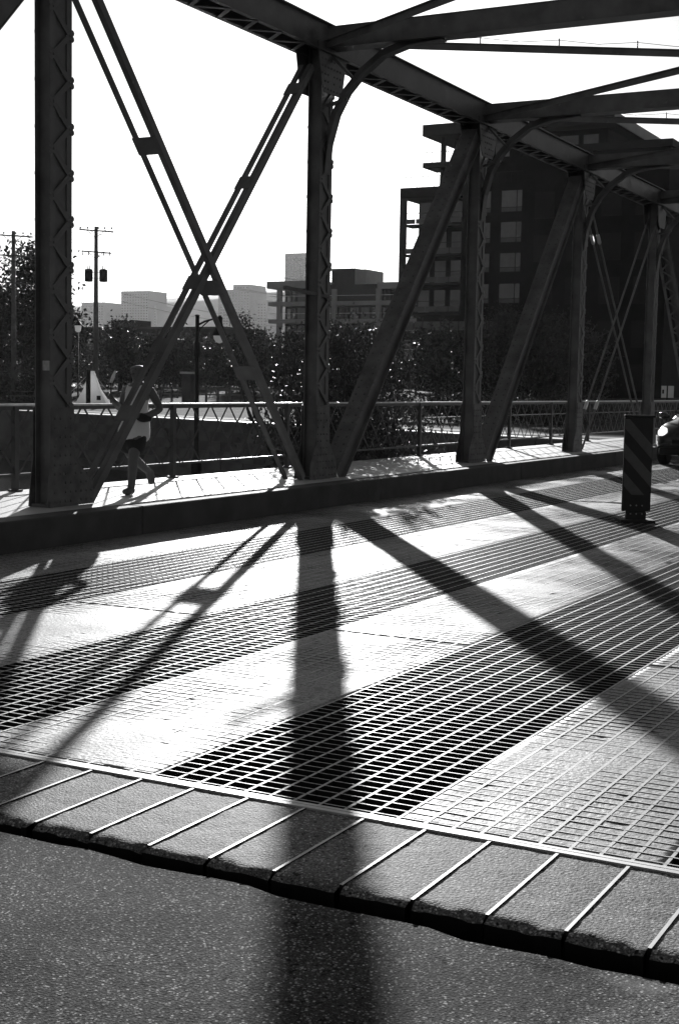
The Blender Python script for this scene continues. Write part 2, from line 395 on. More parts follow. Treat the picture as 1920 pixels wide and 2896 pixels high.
# floor beams and stringers under the grating
for k in range(8): one('floor_beam', 'steel', lambda q: q.box(5.7+5.605*k, 6.0+5.605*k, -.4, 9.8, -.75, -.12), parent=deck)
for y in (.9, 2.2, 3.7, 5.2, 6.7, 8.2): one('stringer', 'steel', lambda q: q.box(4.5, 45, y-.07, y+.07, -.45, -.11), parent=deck)

# ------------------------------------------------------------------ kerb and sidewalk
K = .296; YK, YT, YR = 8.62, 9.36, 10.9
kerb = bpy.data.objects.new('kerb', None); COL.objects.link(kerb); tag(kerb, kind='structure'); kerb.location = (10, YK, 0)
kx = [-30, 4.58, 11.95, 17.6, 23.2, 28.8, 34.4, 40, 45, 90]
for a, c in zip(kx, kx[1:]):
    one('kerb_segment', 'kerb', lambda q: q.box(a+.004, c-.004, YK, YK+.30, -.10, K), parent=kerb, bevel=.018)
one('sidewalk', 'walk', lambda q: q.box(-30, 45, YK+.3005, YR+.12, K-.2, K-.004), kind='structure')
one('far_sidewalk', 'walk', lambda q: q.box(45.002, 120, YK+.3005, YR+.5, -.1, K-.004), kind='structure')
one('far_road', 'asphalt', lambda q: q.box(45.01, 400, .5, YK, -.1, -.004), kind='structure')
one('near_sidewalk', 'walk', lambda q: q.box(4.6, 45, -1.4, .84, -.1, K), kind='structure', bevel=.01)

# ------------------------------------------------------------------ truss bridge
PX = [11.41+5.605*i for i in range(6)]          # posts
XE0, XE1 = PX[0]-5.605, PX[5]+5.605             # feet of the inclined end posts
ZC0, ZC1 = 6.03, 6.40                           # top chord
YN = 0.10                                       # near truss
bridge = empty('truss_bridge', (25.4, 4.7, 0), 'dark riveted steel truss bridge with laced posts and overhead struts', 'bridge')
PA, PB = .34, .20                               # post size along and across the truss
bar_len = math.hypot(.26, .232)
lace = MB(); hw = .030
lace.prism([(-bar_len/2-.075,-hw*.5),(-bar_len/2-.055,-hw),(bar_len/2+.055,-hw),(bar_len/2+.075,-hw*.5),(bar_len/2+.075,hw*.5),(bar_len/2+.055,hw),(-bar_len/2-.055,hw),(-bar_len/2-.075,hw*.5)], -.005, .005)
for s_ in (-1, 1): lace.dome((s_*bar_len/2, -.005, 0), .017, (0,-1,0))
lace_me = lace.mesh('lacing_bar'); lace_me.materials.append(M_['steel'])

def post(x, yt, full=True):
    q = MB()
    for s_ in (-1, 1):
        xw = x+s_*(PA/2-.075)
        q.box(xw-.006, xw+.006, yt-PB/2+.012, yt+PB/2-.012, K-.003, ZC0+.06)      # web
        for e in (-1, 1):
            y0 = yt+e*PB/2; xa, xb = sorted((xw-s_*.006, x+s_*PA/2))
            q.box(xa, xb, min(y0, y0-e*.012), max(y0, y0-e*.012), K-.003, ZC0+.06)  # flanges
    for e in (-1, 1):                                                             # plates closing the box behind the lacing
        y0 = yt+e*(PB/2-.018); q.box(x-PA/2+.083, x+PA/2-.083, y0-.005, y0+.005, K+.2, ZC0)
    p = q.build('post', 'steel', bridge)
    # base shoe
    q = MB(); q.box(x-.22, x+.22, yt-PB/2-.03, yt+PB/2+.03, K-.01, K+.03); q.build('base_plate', 'steel_worn', p)
    # lacing
    z = K+1.06; i = 0; rest = MB()
    sg = 1
    while z < 5.55:
        for e in (-1, 1):
            yy = yt+e*(PB/2+.0055); sgn = sg*e
            a = math.atan2(.232, .26)*(-sgn)
            if full and e < 0:
                inst(lace_me, 'lacing_bar', p, (x, yy-.0005*(i % 2), z+.116), (0, a, 0))
            else:
                c = Vector((x, yy, z+.116)); h = Vector((.26*.5, 0, .116*sgn)); h = h*1.12
                rest.beam(c-h, c+h, .01, .06, (0,1,0))
        z += .232; sg = -sg; i += 1
    rest.build('rear_lacing', 'steel', p, kind='stuff')
    return p
def gusset(parent, pts, yt, name, off=PB/2+.018, riv=0, th=.012):
    rb = MB()
    for e in (-1, 1):
        y0 = yt+e*off
        one(name, 'steel_worn' if name.startswith('base') else 'steel', lambda q: q.prism(pts, y0-th/2, y0+th/2), parent=parent)
    if riv:
        xs_ = [p[0] for p in pts]; zs_ = [p[1] for p in pts]; pl = pts
        def inside(x, z):
            r = False; n_ = len(pl)
            for i in range(n_):
                (x1, z1), (x2, z2) = pl[i], pl[(i+1)%n_]
                if (z1 > z) != (z2 > z) and x < (x2-x1)*(z-z1)/(z2-z1)+x1: r = not r
            return r
        z = min(zs_)+.05
        while z < max(zs_)-.02:
            x = min(xs_)+.04
            while x < max(xs_):
                if all(inside(x+a, z+c) for a, c in ((.03,0),(-.03,0),(0,.03),(0,-.03))) and random.random() < .8:
                    rb.dome((x, yt-off-th/2, z), .017, (0,-1,0))
                x += .085
            z += .095
        rb.build('rivets', 'steel_worn', parent, kind='stuff')

posts = []
for i, x in enumerate(PX):
    p = post(x, YT, True if i < 4 else False); posts.append(p)
    r_ = .42 if i in (0, 1, 2, 4) else .24; l_ = .36 if i in (1, 2, 3, 5) else .2
    if i == 0: l_ = .25; r_ = .52
    gusset(p, [(x-l_,K),(x+r_,K),(x+r_-.02,K+.22),(x+.19,K+.50),(x+.18,K+1.02),(x-.18,K+1.02),(x-.19,K+.50),(x-l_+.02,K+.22)], YT, 'base_gusset', riv=1 if i < 4 else 0)
    gusset(p, [(x-.30,5.62),(x-.22,5.50),(x+.22,5.50),(x+.30,5.62),(x+.42,ZC0+.1),(x-.42,ZC0+.1)], YT, 'top_gusset', off=.172, riv=1 if i < 4 else 0)
    for zb in (K+.55,):
        one('tie_plate', 'steel_worn', lambda q: q.box(x-PA/2+.02, x+PA/2-.02, YT-PB/2-.010, YT-PB/2-.0005, K+.34, K+1.0), parent=p)
    pn = post(x, YN, False)
    gusset(pn, [(x-.30,5.62),(x-.22,5.50),(x+.22,5.50),(x+.30,5.62),(x+.42,ZC0+.1),(x-.42,ZC0+.1)], YN, 'top_gusset', off=.172)
one('sticker', 'sticker', lambda q: q.add([(PX[0]-PA/2-.002,YT-.065,1.70),(PX[0]-PA/2-.002,YT+.045,1.70),(PX[0]-PA/2-.002,YT+.045,1.80),(PX[0]-PA/2-.002,YT-.065,1.80)], [(0,1,2,3)]), parent=posts[0], label='pale square sticker on the post') if False else None
st = MB(); xw = PX[0]-(PA/2-.075)-.0085; st.box(xw-.002, xw, YT-.055, YT+.055, 1.69, 1.79); st.build('sticker', 'sticker', posts[0], label='pale square sticker on the post')
# small bracket on the second post
one('bracket', 'steel', lambda q: q.beam((PX[1]-.80, YT+.06, 2.87), (PX[1]+.1, YT-.11, 2.80), .05, .05), parent=posts[1])

for yt, full in ((YT, True), (YN, False)):
    # top chord
    q = MB()
    for e in (-1, 1):
        y0 = yt+e*.15
        q.box(PX[0]-.3, PX[5]+.3, y0-.009, y0+.009, ZC0, ZC1-.012)
        q.box(PX[0]-.3, PX[5]+.3, min(y0, y0+e*.07), max(y0, y0+e*.07), ZC0-.012, ZC0)
    q.box(PX[0]-.34, PX[5]+.34, yt-.22, yt+.22, ZC1-.0115, ZC1+.004)
    ch = q.build('top_chord', 'steel', bridge)
    # lacing under the chord
    cl = MB(); L_ = math.hypot(.36, .30); cl.beam((-L_/2, 0, 0), (L_/2, 0, 0), .06, .01, (0,1,0)); me = cl.mesh('chord_lacing_bar'); me.materials.append(M_['steel'])
    rest = MB(); x = PX[0]+.45; k = 0
    while x < PX[5]-.4:
        sg = 1 if k % 2 else -1
        near = min(abs(x-c) for c in PX) < .42
        if not near:
            if full and x < PX[3]: inst(me, 'chord_lacing_bar', ch, (x, yt, ZC0-.018-.001*(k % 2)), (0, 0, sg*math.atan2(.36, .30)))
            else:
                c = Vector((x, yt, ZC0-.018)); h = Vector((.15, .18*sg, 0)); rest.beam(c-h, c+h, .06, .01, (0,1,0) if False else (-.6*sg,.5,0))
        x += .30; k += 1
    rest.build('rear_lacing', 'steel', ch, kind='stuff')
    # inclined end posts
    for (xa, xb) in ((XE0, PX[0]), (XE1, PX[5])):
        q = MB(); A = Vector((xa, yt, K-.05)); B = Vector((xb, yt, ZC1-.22))
        for e in (-1, 1): q.beam(A+Vector((0,e*.15,0)), B+Vector((0,e*.15,0)), .018, .36)
        dn = (B-A).normalized(); nn = Vector((0,1,0)).cross(dn); nn = nn if nn.z > 0 else -nn
        q.beam(A+nn*.187, B+nn*.187, .44, .012); q.beam(A-nn*.187, B-nn*.187, .34, .012)
        ep = q.build('end_post', 'steel', bridge)
        one('base_shoe', 'steel_worn', lambda q: q.prism([(xa-.4,K-.02),(xa+.55,K-.02),(xa+.35,K+.5),(xa-.1,K+.5)], yt-.24, yt+.24), parent=ep)

def light_diag(p, q_, half, plates, yt=YT, legn=.095, legf=.05):
    P_, Q_ = Vector(p), Vector(q_); d_ = (Q_-P_).normalized()
    g = MB(); n_ = Vector((0,1,0)).cross(d_)
    if d_.z > 0: n_ = -n_
    for e, lg in ((-1, legn), (1, legn)):
        o = Vector((0, e*half, 0))
        g.beam(P_+o, Q_+o, .010, lg)                                      # leg in the plane of the truss
        g.beam(P_+o-Vector((0,e*.032,0))+n_*(lg/2-.005), Q_+o-Vector((0,e*.032,0))+n_*(lg/2-.005), .064, .010)  # leg across it
    di = g.build('diagonal', 'steel', bridge)
    L_ = (Q_-P_).length
    for f in plates:
        c = P_+(Q_-P_)*f
        one('tie_plate', 'steel', lambda q: q.beam(c-d_*.11+n_*(legn/2+.004), c+d_*.11+n_*(legn/2+.004), half*2+.03, .010), parent=di)
    return di
zt = lambda x0, z0, x1, z1, x: z0+(z1-z0)*(x-x0)/(x1-x0)
D1 = light_diag((11.62, YT, 5.92), (16.45, YT, K+.04), .150, (.30, .565, .745))
D2 = light_diag((11.93, YT, K+.04), (16.62, YT, 5.80), .092, (.16, .30, .44, .68, .93))
def heavy_diag(p, q_, yt=YT, riv=True):
    P_, Q_ = Vector(p), Vector(q_); d_ = (Q_-P_).normalized(); n_ = Vector((0,1,0)).cross(d_)
    if n_.z < 0: n_ = -n_
    g = MB()
    for e in (-1, 1):
        g.beam(P_+Vector((0,e*.105,0)), Q_+Vector((0,e*.105,0)), .014, .21)
        g.beam(P_+Vector((0,e*.135,0))-n_*.105, Q_+Vector((0,e*.135,0))-n_*.105, .07, .012)
    g.beam(P_+n_*.110, Q_+n_*.110, .27, .010); di = g.build('diagonal', 'steel', bridge)
    g = MB(); L_ = (Q_-P_).length; s_ = .2
    while s_ < L_-.2:
        for yy in (-.07, .07): g.dome(P_+d_*s_+n_*.115+Vector((0,yy,0)), .020, n_)
        g.dome(P_+d_*s_+Vector((0,-.112,0))+n_*.07, .017, (0,-1,0)); s_ += .135
    if riv: g.build('rivets', 'steel_worn', di, kind='stuff')
    # lacing below
    g = MB(); s_ = .6; k = 0
    while s_ < L_-.8:
        sg = 1 if k % 2 else -1; a = P_+d_*s_-n_*.115+Vector((0,-.13*sg,0)); c = P_+d_*(s_+.24)-n_*.115+Vector((0,.13*sg,0))
        g.beam(a, c, .05, .008, (0,1,0)); s_ += .24; k += 1
    g.build('rear_lacing', 'steel', di, kind='stuff')
    return di
heavy_diag((PX[1]+.50, YT, K+.03), (PX[2]-.30, YT, 5.85))
heavy_diag((PX[2]+.50, YT, K+.03), (PX[3]-.30, YT, 5.85))
heavy_diag((PX[4]+.30, YT, 5.85), (PX[5]-.5, YT, K+.03), riv=False)
def rods(p, q_, half, r=.022, turn=True):
    P_, Q_ = Vector(p), Vector(q_)
    for e in (-1, 1):
        o = Vector((0,e*half,0)); g = MB(); g.tube([P_+o, Q_+o], r, 6); rd = g.build('tie_rod', 'steel', bridge)
        c = P_+o+(Q_-P_)*.17; dd = (Q_-P_).normalized()
        if turn: one('turnbuckle', 'handrail', lambda q: q.tube([c-dd*.13, c-dd*.09, c+dd*.09, c+dd*.13], [.025,.042,.042,.025], 8), parent=rd)
rods((PX[3]+.25, YT, K+.05), (PX[4]-.15, YT, 5.7), .115)
rods((PX[3]+.15, YT, 5.7), (PX[4]-.25, YT, K+.05), .07)
for (a, c) in ((0,1),(1,0),(1,2),(2,3),(3,4),(4,3),(4,5)):       # near truss, plain
    dz0, dz1 = (K+.05, 5.85)
    one('diagonal', 'steel', lambda q: q.beam((PX[a], YN, dz0), (PX[c], YN, dz1), .2, .12), parent=bridge)

# overhead struts, knee braces and laterals
ZS0, ZS1 = 6.09, 6.37
for i, x in enumerate(PX):
    q = MB(); ya, yb = YN+.16, YT-.16
    q.box(x-.14, x+.14, ya, yb, ZS1-.012, ZS1); q.box(x-.14, x+.14, ya, yb, ZS0, ZS0+.012)
    q.box(x-.128, x-.116, ya, yb, ZS0+.012, ZS1-.012); q.box(x+.116, x+.128, ya, yb, ZS0+.012, ZS1-.012)
    stt = q.build('cross_strut', 'steel', bridge)
    kp = [] if i == 0 else [(9.25,4.45),(9.20,4.85),(9.09,5.22),(8.93,5.50),(8.72,5.72),(8.42,5.93),(8.05,6.03),(7.55,6.065)]
    for (ymir) in (() if i == 0 else (False, True)):
        q = MB()
        pts = [(x, (YT-a if not ymir else a-YT), z) for a, z in kp]
        P3 = [Vector((x, (a if not ymir else YN+(YT-a)), z)) for a, z in kp]
        # swept T section
        for w, h, o in ((.15, .012, 0), (.012, .11, .055)):
            ring = []
            for k, pnt in enumerate(P3):
                d_ = (P3[min(k+1,len(P3)-1)]-P3[max(k-1,0)]).normalized(); n_ = Vector((1,0,0)).cross(d_)
                if n_.z < 0: n_ = -n_
                n_ = n_ if k else Vector((0, (1 if not ymir else -1), 0))
                c = pnt+n_*o
                ring.append([c+Vector((sx*w/2,0,0))+n_*(sz*h/2) for sx, sz in ((-1,-1),(1,-1),(1,1),(-1,1))])
            b0 = len(q.v)
            for rg in ring: q.v += [tuple(v) for v in rg]
            for k in range(len(ring)-1):
                for j in range(4): q.f.append((b0+k*4+j, b0+k*4+(j+1)%4, b0+(k+1)*4+(j+1)%4, b0+(k+1)*4+j))
            q.f += [(b0,b0+1,b0+2,b0+3), tuple(b0+(len(ring)-1)*4+j for j in (3,2,1,0))]
        kb_ = q.build('knee_brace', 'steel', bridge)
        my = (lambda a: a) if not ymir else (lambda a: YN+(YT-a))
        one('brace_bar', 'steel', lambda q: (q.beam((x, my(9.25), 5.36), (x, my(8.95), 5.43), .07, .035, (1,0,0)),), parent=kb_)
        one('brace_bar', 'steel', lambda q: (q.beam((x, my(9.20), 6.02), (x, my(8.80), 5.62), .07, .035, (1,0,0)),), parent=kb_)
    if i < 5:
        xn = PX[i+1]
        for s_, (ax, bx) in enumerate(((x, xn), (xn, x))):
            A = Vector((ax+(.2 if bx > ax else -.2), YT-.18, 6.22-.10*s_)); B = Vector((bx+(-.2 if bx > ax else .2), YN+.18, 6.22-.10*s_))
            la = MB(); la.beam(A, B, .10, .010, (0,0,1)); la.beam(A+Vector((0,0,.045)), B+Vector((0,0,.045)), .008, .07, (0,0,1))
            lo = la.build('lateral_brace', 'steel', bridge)
            pn_ = MB(); k = .08
            while k < .95:
                c = A+(B-A)*k; pn_.tube([c+Vector((0,0,.03)), c+Vector((0,0,.15))], .010, 5); k += .105
            for kk in range(9):
                a_ = A+(B-A)*(.08+.105*kk)+Vector((0,0,.13)); 
                if .08+.105*(kk+1) < .95: pn_.tube([a_, A+(B-A)*(.08+.105*(kk+.5))+Vector((0,0,.09)), A+(B-A)*(.08+.105*(kk+1))+Vector((0,0,.13))], .004, 4)
            if s_ == 0: pn_.build('bird_wire', 'steel', lo, kind='stuff')
# bottom chord below the walk
one('bottom_chord', 'steel', lambda q: q.box(XE0, XE1, YT-.2, YT+.2, -.45, .02), parent=bridge)
one('bottom_chord', 'steel', lambda q: q.box(XE0, XE1, YN-.2, YN+.2, -.45, -.12), parent=bridge)

# ------------------------------------------------------------------ lattice railing
rail = empty('lattice_railing', (25, YR, K), 'dark lattice railing with bright flat handrail along the sidewalk edge', 'railing')
one('handrail', 'handrail', lambda q: q.box(-6, 46, YR-.035, YR+.035, 1.285, 1.31), parent=rail, bevel=.004)
one('handrail_web', 'rail', lambda q: q.box(-6, 46, YR-.006, YR+.006, 1.24, 1.2845), parent=rail)
one('bottom_rail', 'rail', lambda q: q.box(-6, 46, YR-.02, YR+.02, .47, .50), parent=rail)
one('middle_rail', 'rail', lambda q: q.box(23.9, 46, YR-.012, YR+.012, .995, 1.015), parent=rail)
dz = 1.245-.50; dx = dz*.88; Lb = math.hypot(dx, dz); ab = math.atan2(dz, dx)
lat = MB().box(-Lb/2, Lb/2, -.0035, .0035, -.013, .013).mesh('lattice_bar'); lat.materials.append(M_['rail'])
x = 4.6
while x < 45:
    inst(lat, 'lattice_bar', rail, (x, YR-.0045, .8725), (0, ab, 0)); inst(lat, 'lattice_bar', rail, (x+.24, YR+.0045, .8725), (0, -ab, 0)); x += .48
for x in (-3.2, -.1, 3.0, 6.3, 9.45, 12.6, 15.8, 18.9, 23.85, 28.5, 31.2, 34.0, 38.5, 42.5):
    one('railing_post', 'rail', lambda q: q.box(x-.035, x+.035, YR-.03, YR+.03, K-.003, 1.284), parent=rail)
    one('post_foot', 'rail', lambda q: q.box(x-.05, x+.05, YR-.07, YR+.07, K-.002, K+.02), parent=rail)

# ------------------------------------------------------------------ foliage
def leaf_mesh(name, m, parent, blobs, n, size, aspect=.55, clump=1.0, seed=0, droop=.3, kind='stuff', shell=.55):
    r = np.random.default_rng(seed); cen = np.array([b_[0] for b_ in blobs]); rad = np.array([b_[1] for b_ in blobs])
    vol = rad.prod(1)**.8; idx = r.choice(len(blobs), n, p=vol/vol.sum())
    d = r.normal(size=(n,3)); d /= np.linalg.norm(d, axis=1)[:,None]
    t = 1-shell*r.random(n)**1.6
    ph = r.random(8)*6
    wob = 1+.16*np.sin(d[:,0]*5+ph[0]+idx)+.14*np.sin(d[:,2]*7+ph[1]+idx*2)+.12*np.sin(d[:,1]*9+ph[2])
    p = cen[idx]+d*rad[idx]*(t*wob)[:,None]
    # gather leaves into sprays so that gaps and dark hollows stay between them
    ns = max(8, n//14); sp = p[r.choice(n, ns)]; near = r.integers(0, ns, n)
    jit = r.normal(size=(n,3))*size*1.5*clump
    take = r.random(n) < .72; p = np.where(take[:,None], sp[near]+jit, p)
    nrm = r.normal(size=(n,3)); nrm[:,2] += .5; nrm /= np.linalg.norm(nrm, axis=1)[:,None]
    a = np.cross(nrm, r.normal(size=(n,3))); a[:,2] -= droop; a /= np.linalg.norm(a, axis=1)[:,None]; c = np.cross(nrm, a); c /= np.linalg.norm(c, axis=1)[:,None]
    s_ = size*(.6+.8*r.random(n))[:,None]
    v = np.empty((n,4,3)); v[:,0] = p-a*s_*.5; v[:,1] = p+c*s_*aspect*.5; v[:,2] = p+a*s_*.5; v[:,3] = p-c*s_*aspect*.5
    v[:,1] += nrm*s_*.08; v[:,3] += nrm*s_*.08
    v = v.reshape(-1,3)-np.array(root_loc(parent))
    me = bpy.data.meshes.new(name); me.vertices.add(4*n); me.vertices.foreach_set('co', v.ravel().astype(np.float32))
    me.loops.add(4*n); me.loops.foreach_set('vertex_index', np.arange(4*n, dtype=np.int32))
    me.polygons.add(n); me.polygons.foreach_set('loop_start', np.arange(0,4*n,4,dtype=np.int32)); me.polygons.foreach_set('loop_total', np.full(n,4,dtype=np.int32))
    me.update(); me.validate(); me.materials.append(M_[m])
    o = bpy.data.objects.new(name, me); COL.objects.link(o); o.parent = parent
    if kind: o['kind'] = kind
    return o
def tree(name, base, h, w, label, cat='tree', n=4500, leaf=.30, m='leaf', seed=1, group=None, trunk=.22, low=.18, flat=1.0):
    r = random.Random(seed); base = Vector(base); t = empty(name, base, label, cat, group)
    g = MB(); g.tube([base-Vector((0,0,.1)), base+Vector((.1,.05,h*.3)), base+Vector((.05,.2,h*.62)), base+Vector((0,.1,h*.85))], [trunk, trunk*.8, trunk*.5, trunk*.15], 7)
    for k in range(6):
        a = r.random()*6.28; z = h*(.25+.09*k); e = base+Vector((math.cos(a)*w*.33, math.sin(a)*w*.33, z+h*.2))
        g.tube([base+Vector((.06,.08,z)), (base+Vector((.06,.08,z))+e)/2+Vector((0,0,h*.03)), e], [trunk*.4, trunk*.28, trunk*.1], 5)
    g.build('trunk', 'bark', t, smooth=True)
    bl = []
    for k in range(9):
        a = r.random()*6.28; rr = r.random()**.6*w*.30; z = h*(low+.12+(.86-low-.12)*r.random())
        f = 1.15-.75*abs(z/h-.5); s_ = w*.24*f*(.8+.4*r.random())
        bl.append(((base.x+math.cos(a)*rr, base.y+math.sin(a)*rr, base.z+z), (s_, s_, s_*.8*flat)))
    bl.append(((base.x, base.y, base.z+h*.86), (w*.17, w*.17, h*.14)))
    bl.append(((base.x, base.y, base.z+h*.5), (w*.33, w*.33, h*.30)))
    leaf_mesh('crown', m, t, bl, n, leaf, seed=seed)
    return t
def gz(p): return bank_z(p.x-quay_x(p.y))
def ground_at(u, depth):
    p = at(u, 880, depth); p.z = gz(p); return p
# great bush beside the walk between the second and third post
bb = empty('leafy_shrub', (24.3, 12.8, -.5), 'big willowy shrub pressing against the railing beside the sidewalk', 'shrub')
g = MB(); r = random.Random(3)
for k in range(26):
    a = r.random()*6.28; x, y = 24.3+r.uniform(-1.6,1.6), 12.9+r.uniform(-.8,.9)
    e = Vector((x+math.cos(a)*.9, y+math.sin(a)*.7, r.uniform(1.6, 2.9)))
    g.tube([(x*.6+24.3*.4, y*.6+12.9*.4, -.55), ((x+e.x)/2, (y+e.y)/2, 1.0), e], [.035,.022,.006], 5)
g.build('stems', 'bark', bb, smooth=True)
blobs = [((22.6,12.6,.9),(1.0,1.1,1.25)), ((23.7,12.9,1.2),(1.2,1.2,1.45)), ((25.0,12.9,1.2),(1.25,1.25,1.5)), ((26.0,12.9,.9),(.95,1.1,1.2)),
         ((22.2,12.2,.3),(.8,.9,1.0)), ((24.4,12.3,.4),(2.0,1.1,1.1)), ((24.0,12.2,1.7),(.8,.8,1.0)), ((25.4,12.6,1.9),(.7,.7,.85)), ((23.2,12.7,1.9),(.6,.7,.75)),
         ((22.3,11.6,.45),(.9,.55,.7)), ((23.8,11.6,.5),(.9,.5,.75))]
leaf_mesh('foliage', 'leaf_pale', bb, blobs, 26000, .085, aspect=.42, clump=1.1, seed=5, droop=.6, shell=.8)
# sprigs at the top
sp = [((22.0+.45*k+random.uniform(-.1,.1), 12.6+random.uniform(-.4,.4), 2.35+random.uniform(-.25,.35)-.10*abs(k-5)), (.16,.16,.42)) for k in range(11)]
leaf_mesh('sprigs', 'leaf_pale', bb, sp, 2600, .08, aspect=.42, clump=.8, seed=9, droop=.5, shell=1)

# park trees and shrubs
tree('park_tree', ground_at(88, 118), 12.4, 9.4, 'tall dense tree rising behind the first bridge post and utility poles', n=13000, leaf=.34, seed=11, trunk=.3, low=.08)
tree('park_tree', ground_at(8, 124), 9.6, 6.0, 'broad dark tree at the foot of the plain utility pole', n=6000, leaf=.34, seed=12, trunk=.28, low=.05)
tree('park_tree', ground_at(128, 112), 6.2, 3.4, 'pointed pale leafy tree right behind the first bridge post', n=3500, leaf=.28, m='leaf_pale', seed=13, low=.05)
tree('park_tree', ground_at(278, 128), 6.4, 5.6, 'rounded tree in front of the low dark building', n=5200, leaf=.28, m='leaf_pale', seed=14, low=.06)
tree('park_tree', ground_at(352, 134), 4.8, 5.0, 'low bushy tree beside the end of the low dark building', n=4200, leaf=.28, seed=15, low=.02)
tree('park_tree', ground_at(420, 128), 5.4, 5.4, 'spreading tree left of the black lamp post', n=4600, leaf=.28, m='leaf_pale', seed=16, low=.02)
tree('park_tree', ground_at(490, 138), 4.6, 5.2, 'dark bushy tree directly behind the black lamp post', n=4600, leaf=.28, seed=17, low=.02)
tree('park_tree', ground_at(563, 126), 6.9, 3.6, 'slim pointed tree between the crossed diagonals', n=4200, leaf=.28, seed=18, low=.02)
tree('park_tree', ground_at(612, 118), 5.2, 5.4, 'wide leafy tree below the balconied apartment block', n=5200, leaf=.27, m='leaf_pale', seed=19, low=.02)
tree('park_tree', ground_at(672, 112), 5.0, 4.4, 'dense tree touching the second bridge post in view', n=4600, leaf=.27, seed=20, low=.02)
tree('park_tree', ground_at(800, 104), 5.6, 5.6, 'pale leafy tree just right of the second bridge post', n=5200, leaf=.26, m='leaf_pale', seed=21, low=.02)
tree('park_tree', ground_at(745, 122), 5.4, 5.0, 'shaded tree hidden mostly behind the second bridge post', n=4000, leaf=.27, seed=22, low=.02)
tree('street_tree', ground_at(1165, 92), 6.2, 6.0, 'dark broad tree in front of the condominium ground floor', n=5200, leaf=.24, seed=31, low=.05)
tree('street_tree', ground_at(1262, 88), 5.6, 5.4, 'dark tree beside the heavy diagonal in front of the condominium', n=4800, leaf=.24, seed=32, low=.05)
tree('street_tree', ground_at(1345, 80), 5.0, 5.0, 'dark low tree behind the thin crossed tie rods', n=4400, leaf=.22, seed=33, low=.05)
tree('street_tree', ground_at(1010, 96), 5.4, 5.0, 'dark tree half hidden behind the big willowy shrub', n=4400, leaf=.24, seed=34, low=.05)
for k, (u, wh) in enumerate(((1000,'just past the big willowy shrub'),(1085,'behind the third bridge post'),(1160,'between the third bridge post and the heavy diagonal'),(1235,'behind the foot of the heavy diagonal'),(1300,'behind the fourth bridge post'))):
    p = ground_at(u, 62); s_ = empty('hedge', p, 'clipped dark hedge '+wh, 'hedge', 'hedges behind the quay path')
    leaf_mesh('foliage', 'leaf', s_, [((p.x+.466*o, p.y-.885*o, p.z+.62), (.9,.9,.62)) for o in (-1.7,-.8,.1,1.0,1.8)], 3000, .13, seed=60+k, shell=.6)
    one('stems', 'bark', lambda q: [q.tube([(p.x+.466*o, p.y-.885*o, p.z-.1), (p.x+.466*o, p.y-.885*o+.1, p.z+.7)], [.05,.02], 5) for o in (-1.4,-.5,.4,1.3)], parent=s_)
shrub_where = ['at the foot of the plain utility pole', 'directly behind the first bridge post', 'between the pale tent and the low building', 'under the rounded tree by the low building',
               'under the spreading tree left of the lamp', 'straight behind the black lamp post', 'just right of the black lamp post', 'under the wide tree below the apartment block', 'against the second bridge post']
for k, (u, dpt, h, w) in enumerate([(20,104,3.0,4.5),(105,100,2.4,3.6),(215,140,3.0,5),(300,142,2.6,5.5),(385,140,3.2,5.5),(455,146,3.0,6),(530,142,3.4,6),(640,134,3.4,6),(705,130,3.2,5.5)]):
    p = ground_at(u, dpt); s_ = empty('hedge_shrub', p, 'low dark shrub '+shrub_where[k], 'shrub', 'shrubs massed behind the park trees')
    leaf_mesh('foliage', 'leaf' if k % 2 else 'leaf_pale', s_, [((p.x+random.uniform(-.2,.2)*w, p.y+random.uniform(-.3,.3)*w, p.z+h*(.3+.3*random.random())), (w*.34, w*.34, h*.45)) for _ in range(5)], 2600, .27, seed=40+k, shell=.7)
    one('stems', 'bark', lambda q: [q.tube([(p.x+.1*i, p.y, p.z-.1), (p.x+.35*(i-1), p.y+.3*(i-1), p.z+h*.6)], [.06,.02], 5) for i in range(3)], parent=s_)

